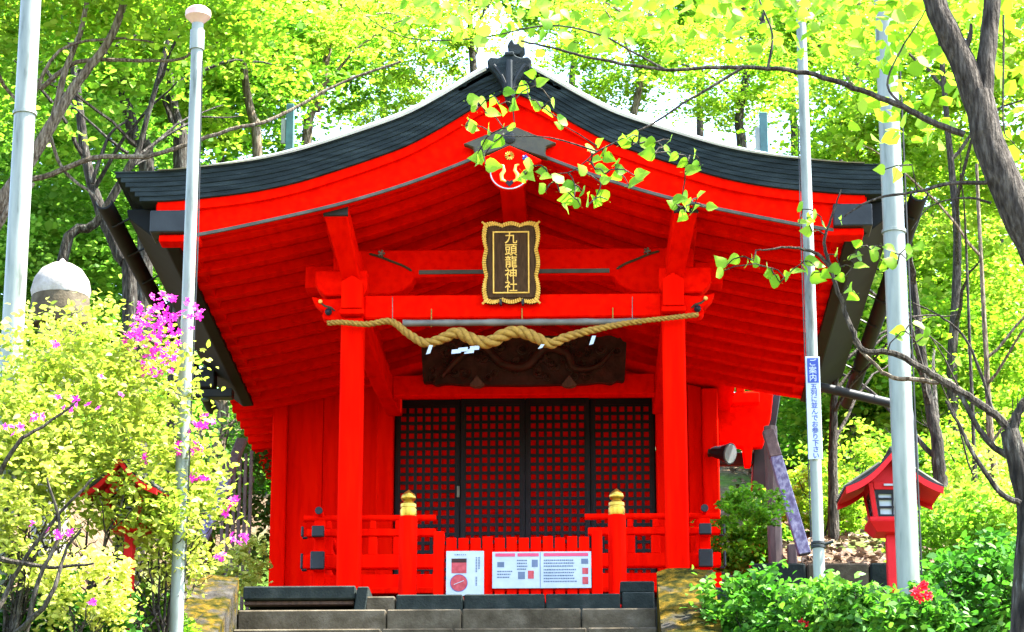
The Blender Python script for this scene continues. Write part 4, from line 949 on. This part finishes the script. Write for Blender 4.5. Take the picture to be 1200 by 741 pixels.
for (px, py, Y, v, s) in [(20,80,50,0,.6),(120,-20,52,1,.6),(230,30,54,3,.55),(330,20,55,0,.5),(450,10,54,1,.4),(670,10,56,1,.4),(820,0,55,1,.4),(930,30,52,1,.42),(1040,20,50,1,.45),(1160,60,48,1,.5),
                          (40,250,46,2,.75),(110,380,44,2,.7),(20,420,42,2,.7),(200,330,45,2,.7),(1060,230,48,1,.55),(1170,270,46,1,.6),(1000,420,46,1,.6),(1090,400,46,1,.6),(1180,430,44,1,.6),(950,520,46,3,.6),(300,560,44,2,.6),(1060,560,46,1,.6),(1160,570,44,3,.6)]:
    DW = globals().setdefault('DW', iter('high canopy tree behind the far left pole|high canopy tree between the two left poles|high canopy tree behind the capped left pole|high canopy tree above the middle of the left roof slope|high canopy tree just left of the ridge ornament|high canopy tree just right of the ridge ornament|high canopy tree above the middle of the right roof slope|high canopy tree behind the slim right pole|high canopy tree behind the thick right pole|high canopy tree behind the forked trunk|shady tree behind the far left pole near the domed lantern|shady tree behind the left eave gutter|shady tree behind the azalea at the left edge|shady tree low between stone lantern and roof corner|lime tree behind the thick right pole at eave height|lime tree at the right edge below the fork|leafy tree behind the drain pipe|lime tree behind the bare bough right of the thick pole|lime tree behind the crooked tree top|low leafy tree behind the blue headed sign|dark tree in the gap beside the left shrine wall|low lime tree above the crimson lantern roof|low leafy tree behind the crooked dark trunk'.split('|')))
    lab = next(DW)
    lab0 = ('deep wood tree filling the canopy high behind the shrine roof' if py < 150 else 'shadier deep wood tree low behind the left poles' if px < 400 else 'sunlit deep wood tree low behind the right poles')
    back_tree(lab, [(px, py+120), (px+random.uniform(-8, 8), py+40), (px, py-20)], Y, .15, 'bark', [(px, py, 0, s, v)], group='deep wood trees')

# unseen tree added out of view on the right to dapple the light on the stairs
x0 = 7.4; sd = tree_root('added_shade_tree', 'tall unseen tree added beyond the right picture edge to shade the stairs', 'tree', x0, 22.6)
mb = MB(); limb(mb, [Vector((x0, 22.6, hz(x0, 22.6)-.2)), Vector((7.2, 22.6, 3)), Vector((6.6, 22.5, 6)), Vector((5.6, 22.4, 8.4)), Vector((4.8, 22.3, 10))], .2, .05, 10, .01)
build(mb, 'trunk', 'bark', sd, smooth=True)
for cx_, cy_, cz_, sc in ((5.5, 24.2, 8.4, .36), (6.7, 25.8, 8.6, .42), (5.0, 22.9, 9.6, .2)):
    k = link('crown', CR[0], sd, Vector((cx_, cy_, cz_))-sd.location); k.scale = (sc,)*3; k['kind'] = 'stuff'

# big left tree whose boughs cross above the roof
x0 = at(-60, 300, 27); lt = tree_root('broad_tree', 'grey brown tree at the left edge with long boughs crossing the canopy', 'tree', x0.x, 27)
mb = MB(); Y = 27
limb(mb, [Vector((x0.x, 27, hz(x0.x, 27)-.2)), at(-55,500,Y), at(-45,350,Y), at(-15,260,Y), at(20,212,Y), at(58,150,Y), at(88,100,Y)], .13, .055, 10, .008)
limb(mb, [at(58,150,Y), at(92,95,Y), at(118,62,Y), at(140,20,Y), at(150,-30,Y), at(160,-90,Y)], .058, .035, 8, .006)
limb(mb, [at(60,148,Y), at(78,80,Y), at(98,25,Y), at(104,-40,Y)], .042, .022, 8, .006)
build(mb, 'trunk', 'bark_pale', lt, smooth=True)
for bp, w in [([(22,214),(60,204),(108,186),(173,183),(216,170),(270,152),(324,138),(400,98),(470,72)], .045),
              ([(47,104),(91,73),(142,71),(207,71),(224,62)], .04), ([(40,110),(70,60),(130,45),(180,50)], .03), ([(-10,70),(12,110),(40,130)], .035), ([(-20,300),(10,245),(40,215)], .06),
              ([(55,150),(75,200),(110,230),(132,270)], .03)]:
    m2 = MB(); w *= .75; limb(m2, [at(a, b, Y-.3+.6*random.random()) for a, b in bp], w, w*.4, 7, .008); build(m2, 'bough', 'bark_pale', lt, smooth=True)
for (px, py, dy, sc, v) in [(60,-90,1,.5,1),(200,-70,0,.45,1),(-40,60,2,.45,0)]:
    c = at(px, py, 27+dy); k = link('crown', CR[v], lt, c-lt.location); k.scale = (sc,)*3; k['kind'] = 'stuff'

# foreground trees on the right, with large heart leaves picked out one by one
def heart_leaf(name, mat):
    o = [(0,0),(.10,.30),(.30,.46),(.55,.40),(.80,.20),(1.08,0),(.80,-.20),(.55,-.40),(.30,-.46),(.10,-.30)]
    v = [(a-.05, b, .22*abs(b)-.20*a*a+.03*math.sin(9*a+5*b)) for a, b in o]+[(.35,0,-.03),(.7,0,-.11)]
    f = [(0,1,2,10),(10,2,3,11),(11,3,4,5),(11,5,6,7),(10,11,7,8),(0,10,8,9)]
    v += [(-.30,.012,.10),(-.30,-.012,.10)]; f += [(0,12,13)]
    me = bpy.data.meshes.new(name); me.from_pydata(v, [], f); me.update(); me.materials.append(MAT[mat]); me.polygons.foreach_set('use_smooth', [True]*len(me.polygons)); return me
HL = [heart_leaf('leaf', 'leaf_hang'), heart_leaf('leaf', 'leaf_fresh')]
def put_leaf(branch, p, size, v=0):
    root = root_of(branch); k = link('leaf', HL[v], branch, p-root.location); k.scale = (size,)*3
    # hang towards the viewer so the blade faces out
    k.rotation_euler = (R(random.uniform(35, 100)), R(random.uniform(-40, 40)), random.uniform(0, 6.28)); return k
YA = 12.5
xb = at(1350, 741, YA).x
ta = tree_root('leaning_tree', 'leaning grey barked tree forking near the top right corner', 'tree', xb, YA)
mb = MB()
limb(mb, [Vector((xb, YA, hz(xb, YA)-.2)), at(1330,700,YA), at(1275,480,YA), at(1230,330,YA), at(1190,240,YA), at(1160,170,YA), at(1146,110,YA)], .115, .072, 14, .004)
limb(mb, [at(1152,140,YA), at(1128,75,YA), at(1105,25,YA), at(1085,-25,YA), at(1060,-90,YA)], .070, .05, 12, .004)
limb(mb, [at(1150,125,YA), at(1156,70,YA), at(1163,0,YA), at(1172,-90,YA)], .050, .038, 12, .003)
limb(mb, [at(1130,60,YA), at(1137,42,YA), at(1138,28,YA)], .018, .006, 6)
build(mb, 'trunk', 'bark', ta, smooth=True)
def bough(tree, path, Y, w, tip=.25, mat='bark', name='branch'):
    m2 = MB()
    pts = [at(a, b, Y+(dd if len(q) > 2 else 0)) for q in path for a, b, dd in [(q[0], q[1], q[2] if len(q) > 2 else 0)]]
    c = limb(m2, pts, w/2, w/2*tip, 7, w*.10, 5)
    return build(m2, name, mat, tree, smooth=True)
b1 = bough(ta, [(1130,158),(1090,142),(1050,122),(1000,103),(955,88),(900,80),(840,79),(780,82),(700,70),(645,56),(610,48)], YA, .036)
b2 = bough(ta, [(870,80),(830,104),(800,122),(770,142),(735,160),(700,178),(672,200),(640,205)], YA-.1, .016)
b3 = bough(ta, [(700,178),(660,165),(630,160),(600,160),(575,155)], YA-.1, .010)
b4 = bough(ta, [(1160,214),(1110,216),(1075,225),(1030,232),(1000,246),(985,258)], YA, .022)
b5 = bough(ta, [(1162,238),(1130,232),(1090,242),(1068,270)], YA, .014)
b6 = bough(ta, [(1060,126),(1040,100),(1055,60),(1080,20),(1100,-20)], YA, .014)
b7 = bough(ta, [(780,82),(740,60),(700,40),(640,30),(560,45),(480,45),(430,20),(415,0)], YA, .012)
b8 = bough(ta, [(900,80),(905,40),(890,0),(880,-40)], YA, .016)
b9 = bough(ta, [(1176,0),(1176,80),(1176,150),(1185,165),(1210,190)], YA+.6, .014)
def twigs(branch, pts):
    # thin shoots joining the leaves to each other and back to their branch
    r = root_of(branch).location
    node = [v.co+r for v in branch.data.vertices][::7]; left = list(pts); m2 = MB(); near = [(min(node, key=lambda q: (q-p).length), p) for p in left]
    best = {i: (near[i][0], (near[i][0]-left[i]).length) for i in range(len(left))}
    todo = set(best)
    while todo:
        i = min(todo, key=lambda k: best[k][1]); todo.discard(i); a, b = best[i][0], left[i]
        if (a-b).length > .004:
            mid = (a+b)/2+Vector((random.uniform(-.01, .01), random.uniform(-.01, .01), .012))
            m2.tube([a, mid, b], [.0042, .0034, .0026], 5)
        for k in todo:
            d = (left[k]-b).length
            if d < best[k][1]: best[k] = (b, d)
    if m2.v: tag(build(m2, 'twigs', 'bark', branch, smooth=True), kind='stuff')
LEAFPX = {b2: [(548,120),(560,115),(575,112),(590,108),(556,128),(570,133),(583,122),(598,120),(618,97),(630,100),(622,115),(635,125),(628,88),(648,135),(655,142),(660,150),(645,120),
               (575,155),(590,150),(560,182),(568,192),(562,170),(605,150),(690,175),(705,185),(690,190),(712,178),(700,170),(735,165),(745,158),(740,172),(728,170),(752,168),(770,165),(775,175),(785,165),(765,180),(700,200),(712,205),(705,215),(690,205),(720,200),(725,190),(730,205),(738,215),(745,205),
               (625,195),(618,203),(610,200),(640,200),(632,210),(650,215),(642,222),(655,222),(665,225),(672,232),(660,238),(680,240),(690,238),(685,225),(700,230),(712,236),(676,215),(790,238),(800,232),(808,240),(815,234),(825,240),(800,248),(812,250),(795,242),(820,195),(805,190),(795,180),(812,180),(800,200)],
          b3: [(545,150),(560,148),(566,185),(590,160),(553,140)],
          b4: [(1036,198),(1052,196),(1070,195),(985,258)]}
nleaf = 0
for b, pxs in LEAFPX.items():
    tp = []
    for (a, c) in pxs:
        q = at(a+random.uniform(-3, 3), c+random.uniform(-3, 3), YA-.1+random.uniform(-.12, .12)); tp.append(q); put_leaf(b, q, random.uniform(.055, .085), 0 if random.random() < .75 else 1); nleaf += 1
    twigs(b, tp)
for i in range(150):
    a = random.uniform(470, 1010); c = random.uniform(-5, 75)*random.random()**.5
    put_leaf(random.choice((b7, b8, b1)), at(a, c, YA+random.uniform(-.4, .6)), random.uniform(.045, .085), random.choice((0, 1)))
# the rest of its canopy above and around
pc = []
for i in range(2600):
    a = random.triangular(560, 1330, 1080); c = random.triangular(-420, 190, -60); 
    if a < 1000 and c > 40+random.random()*40: continue
    q = at(a, c, YA+random.uniform(.3, 4.0)); pc.append(q-ta.location)
k = link('crown', leaf_mesh('crown', np.array([tuple(q) for q in pc]), rng.uniform(.07, .12, len(pc)), 'leaf_lime', .9, .8), ta); k['kind'] = 'stuff'

YBt = 14.0
xb = at(1205, 900, YBt).x
tb = tree_root('crooked_tree', 'crooked dark tree at the lower right edge with bare boughs', 'tree', xb, YBt)
mb = MB()
limb(mb, [Vector((xb+.05, YBt, hz(xb, YBt)-.2)), at(1212,900,YBt), at(1206,741,YBt), at(1208,660,YBt), at(1208,600,YBt), at(1194,545,YBt), at(1183,505,YBt)], .12, .05, 12, .004)
build(mb, 'trunk', 'bark_dark', tb, smooth=True)
c1 = bough(tb, [(1186,508),(1165,485),(1140,468),(1110,450),(1080,432),(1048,415),(1012,410),(998,385),(985,350),(975,322),(972,308)], YBt, .048, .4, 'bark')
c2 = bough(tb, [(974,315),(958,298),(940,292),(920,290),(900,293),(886,293)], YBt, .022, .3, 'bark')
c3 = bough(tb, [(972,310),(966,285),(972,262),(980,240),(986,222)], YBt, .022, .3, 'bark')
c4 = bough(tb, [(1190,540),(1160,520),(1140,490),(1120,455),(1095,440)], YBt, .04, .5, 'bark_dark')
c5 = bough(tb, [(1195,590),(1170,575),(1140,530),(1125,500),(1108,470)], YBt-.2, .035, .4, 'bark_dark')
c6 = bough(tb, [(1186,508),(1195,480),(1210,460)], YBt, .06, .6, 'bark_dark')
c7 = bough(tb, [(1100,448),(1070,445),(1040,440),(1010,412),(1000,400)], YBt+.2, .03, .5, 'bark_pale')
c8 = bough(tb, [(1165,488),(1150,440),(1130,395),(1100,370),(1070,355)], YBt+.2, .022, .3, 'bark')
for b, pxs in {c2: [(866,300),(850,312),(846,318),(880,303),(888,310),(875,312),(905,322),(900,315),(912,332),(925,318),(920,325),(938,310),(945,305),(955,312),(962,318),(950,322)],
               c3: [(980,300),(995,305),(1000,312),(985,312),(990,325),(1005,300),(1010,290),(1020,292),(1035,288),(1030,300),(1048,298),(1060,292),(1072,288),(1050,310),(1040,315),(1062,305),(945,255),(958,250),(938,262),(950,270),(942,245),(962,265)],
               c1: [(995,335),(1005,345),(1060,390),(1075,400),(1050,395),(1068,380),(1090,395),(1120,420)]}.items():
    tp = [at(a+random.uniform(-2, 2), c+random.uniform(-2, 2), YBt-.1+random.uniform(-.1, .1)) for a, c in pxs]
    for q in tp: put_leaf(b, q, random.uniform(.06, .09), 0)
    twigs(b, tp)

# shrubs: twiggy stems with a mass of small leaves
def shrub(name, label, cat, x, y, rad, nleaf, lsz, mat, group=None, stems=7, zc=None, tilt_=.8, shell=.45, flat=.45, lean=(0, 0), per=26, csz=None):
    o = tree_root(name, label, cat, x, y, group); h = rad[2]
    mb = MB()
    for k in range(stems):
        an = random.uniform(0, 6.28); rr = random.uniform(.3, .85)
        e = Vector((math.cos(an)*rad[0]*rr+lean[0], math.sin(an)*rad[1]*rr+lean[1], h*random.uniform(.9, 1.6)))
        c = limb(mb, [Vector((random.uniform(-.1,.1), random.uniform(-.1,.1), -.1)), e*.4+Vector((0,0,.1*h)), e], .022*h, .006, 6, .02)
        for j in range(4):
            q = c[int(len(c)*random.uniform(.4, .9))]; a2 = random.uniform(0, 6.28)
            limb(mb, [q, q+Vector((math.cos(a2)*.2*h, math.sin(a2)*.2*h, .12*h)), q+Vector((math.cos(a2)*.38*h, math.sin(a2)*.38*h, .25*h))], .008*h, .003, 5, .01)
    build(mb, 'stems', 'bark', o, local=True, smooth=True)
    ncl = nleaf//per
    p = clumps(ncl, per, rad, flat, csz or min(rad)*.17, shell); p[:, 2] += (zc if zc is not None else h)
    p[:, 0] += lean[0]; p[:, 1] += lean[1]
    p = p[p[:, 2] > .05]
    k = link('foliage', leaf_mesh('foliage', p, lsz*rng.uniform(.7, 1.3, len(p)), mat, tilt_, .5), o); k['kind'] = 'stuff'
    return o
# azalea flower, five petals
def flower(mat, name='flower'):
    v = []; f = []
    for k in range(5):
        t = 2*math.pi*k/5; c, s = math.cos(t), math.sin(t)
        def pt(r, w, z): return (r*c-w*s, r*s+w*c, z)
        b = len(v); v += [pt(.05,-.05,-.25), pt(.05,.05,-.25), pt(.40,.26,.05), pt(.40,-.26,.05), pt(.80,.24,.10), pt(.80,-.24,.10), pt(1.0,0,.02)]
        f += [(b,b+1,b+2,b+3), (b+3,b+2,b+4,b+5), (b+5,b+4,b+6)]
    me = bpy.data.meshes.new(name); me.from_pydata(v, [], f); me.update(); me.materials.append(MAT[mat]); return me
FLP, FLR = flower('petal'), flower('petal_red')
def put_flower(o, p, size, me):
    k = link('flower', me, o, p-o.location); k.scale = (size,)*3
    k.rotation_euler = (R(random.uniform(20, 110)), R(random.uniform(-40, 40)), random.uniform(-1.2, 1.2)); return k
AZ = []
for i, (px, py, Y, rad, n, lab) in enumerate([
        (95, 480, 20.6, (.98,.75,.88), 9500, 'large yellow green azalea bush below the domed stone lantern'),
        (195, 600, 20.9, (.50,.5,.72), 3600, 'azalea bush with magenta flowers beside the slim capped pole'),
        (15, 560, 20.0, (.55,.6,.85), 4200, 'yellow green azalea bush at the left picture edge'),
        (158, 600, 20.45, (.42,.16,.30), 1100, 'loose azalea sprigs in front of the left crimson lantern')]):
    c = at(px, py, Y); g0 = hz(c.x, Y)
    AZ.append(shrub('azalea_bush', lab, 'bush', c.x, Y, rad, n, .062, 'leaf_azalea', 'azaleas by the stairs', stems=14, zc=c.z-g0, shell=.25, flat=.45, per=22, csz=.10))
for px, py, r, n, o, Y in [(190,365,30,30,AZ[0],20.3),(172,385,26,24,AZ[0],20.3),(205,372,30,26,AZ[0],20.2),(190,410,22,26,AZ[0],20.3),(182,425,24,20,AZ[0],20.3),(165,400,20,10,AZ[0],20.2),(235,368,7,5,AZ[0],20.2),(65,410,12,4,AZ[0],19.7),(80,475,18,6,AZ[0],19.6),(45,490,14,4,AZ[0],19.5),(120,460,30,5,AZ[0],19.7),
                       (240,495,12,8,AZ[1],20.8),(222,500,12,5,AZ[1],20.7),(230,525,14,7,AZ[1],20.7),(205,520,16,6,AZ[1],20.6),(232,560,10,8,AZ[1],20.7),(275,590,9,6,AZ[1],20.9),(278,632,12,8,AZ[1],20.9),(256,652,8,4,AZ[1],20.9),(170,530,20,5,AZ[1],20.6),(262,600,8,4,AZ[1],20.9),
                       (50,625,22,4,AZ[2],19.3),(75,625,10,3,AZ[2],19.4),(108,708,6,3,AZ[2],19.4),(15,500,12,4,AZ[2],19.3)]:
    for j in range(n):
        an = random.uniform(0, 6.28); rr = r*random.random()**.5
        put_flower(o, at(px+math.cos(an)*rr, py+math.sin(an)*rr*.75, Y+random.uniform(-.12, .12)), random.uniform(.026, .040), FLP)
# dark branch stems seen inside the azalea at the left edge
m2 = MB()
for bp in ([(0,555),(20,520),(50,500),(90,470)], [(-10,730),(10,690),(40,640),(80,590),(110,560)], [(20,741),(60,700),(75,650),(95,620)], [(0,655),(60,665),(110,660)], [(30,741),(45,680),(70,620),(55,560)]):
    limb(m2, [at(a, b, 19.4+random.uniform(-.1, .1)) for a, b in bp], .022, .008, 6, .008)
build(m2, 'stems', 'bark', AZ[2], smooth=True)
# shrubs filling the bank at lower left and the leafy bed at lower right
for (px, py, Y, rad, n, mt, sz, lab) in [
        (60, 735, 20.4, (.7,.5,.35), 3500, 'leaf_gloss', .075, 'deep green leafy shrub below the azalea at the bottom left'),
        (95, 690, 19.9, (.45,.3,.32), 1500, 'leaf_azalea', .06, 'low yellow green sprigs among the bare azalea stems'),
        (165, 735, 21.2, (.5,.4,.28), 2600, 'leaf_fresh', .06, 'small fresh green shrub at the foot of the left red lantern'),
        (315, 560, 33, (1.2,.8,1.3), 5000, 'leaf_deep', .09, 'dark evergreen shrub in the gap beside the left shrine wall'),
        (284, 668, 26.6, (.26,.3,.3), 1000, 'leaf_azalea', .06, 'sunlit pale shrub in front of the slatted screen'),
        (880, 718, 22.3, (.42,.4,.36), 2400, 'leaf_gloss', .075, 'glossy shrub touching the golden mossy parapet'),
        (945, 728, 21.8, (.45,.4,.34), 2400, 'leaf_gloss', .075, 'glossy shrub at the foot of the slim guide pole'),
        (1000, 732, 21.3, (.45,.4,.34), 2400, 'leaf_gloss', .08, 'glossy shrub left of the thick pole foot'),
        (1072, 738, 20.5, (.42,.3,.36), 2600, 'leaf_gloss', .08, 'glossy shrub with red flowers at the thick pole foot'),
        (1145, 700, 21.2, (.5,.5,.52), 3000, 'leaf_gloss', .085, 'taller glossy shrub beside the crooked tree trunk'),
        (1120, 630, 24.5, (.6,.5,.45), 3000, 'leaf_fresh', .07, 'light green shrub right of the crimson lantern post'),
        (1190, 600, 25.0, (.6,.6,.6), 3000, 'leaf_lime', .07, 'lime shrub behind the crooked tree trunk'),
        (880, 590, 24.4, (.34,.3,.22), 1500, 'leaf_fresh', .05, 'spreading sprig of small leaves before the shrine corner')]:
    c = at(px, py, Y); g0 = hz(c.x, Y); grp = 'glossy shrubs by the right poles' if mt == 'leaf_gloss' and px > 800 else None
    shrub('leafy_shrub', lab, 'shrub', c.x, Y, rad, n, sz, mt, grp, stems=6, zc=max(c.z-g0, rad[2]*.3), shell=.3, flat=.6)
rs = [o for o in scene.objects if o.name.startswith('leafy_shrub')]
def find(lab): return [o for o in rs if o.get('label') == lab][0]
fo = find('glossy shrub with red flowers at the thick pole foot')
for px, py, r, n in ((1080,698,9,9),(1086,688,5,4)):
    for j in range(n): put_flower(fo, at(px+random.uniform(-r, r), py+random.uniform(-r, r)*.7, 20.1), random.uniform(.035, .05), FLR)
fo = find('glossy shrub at the foot of the slim guide pole')
for j in range(5): put_flower(fo, at(942+random.uniform(-5, 5), 729+random.uniform(-4, 4), 21.35), random.uniform(.035, .05), FLR)
# understory bushes on the slope
for (px, py, Y, r, mt, lab) in [(965,590,31,.55,'leaf_lime','lime undergrowth bush behind the guide pole'),(1000,560,34,.8,'leaf_lime','yellow green undergrowth bush left of the crimson lantern roof'),(1075,560,35,.8,'leaf_fresh','undergrowth bush right behind the thick pole'),(1150,560,34,.9,'leaf_lime','yellow undergrowth bush under the crooked boughs'),(880,640,30,.5,'leaf_fresh','low undergrowth bush behind the timber post'),(1180,520,36,.9,'leaf_lime','bright undergrowth bush at the right picture edge'),(1095,610,29.5,.45,'leaf_lime','low lime bush on the litter slope behind the lantern post')]:
    c = at(px, py, Y); shrub('undergrowth_bush', lab, 'bush', c.x, Y, (r*1.1, r, r*.8), 2600, .085, mt, 'undergrowth on the slope', stems=5, zc=max(c.z-hz(c.x, Y), r*.5), shell=.3, flat=.4)
# dry leaves on the slope
n = 9000; xs = rng.uniform(XC+2.8, XC+14, n); ys = 26.5+rng.uniform(0, 1, n)**1.3*16
pos = np.array([(x, y, hz(x, y)+.02) for x, y in zip(xs, ys)])
k = link('leaf_litter', leaf_mesh('leaf_litter', pos, rng.uniform(.06, .13, n), 'litter', .5, .6)); tag(k, 'dry brown fallen leaves scattered on the slope', 'leaves', kind='stuff')
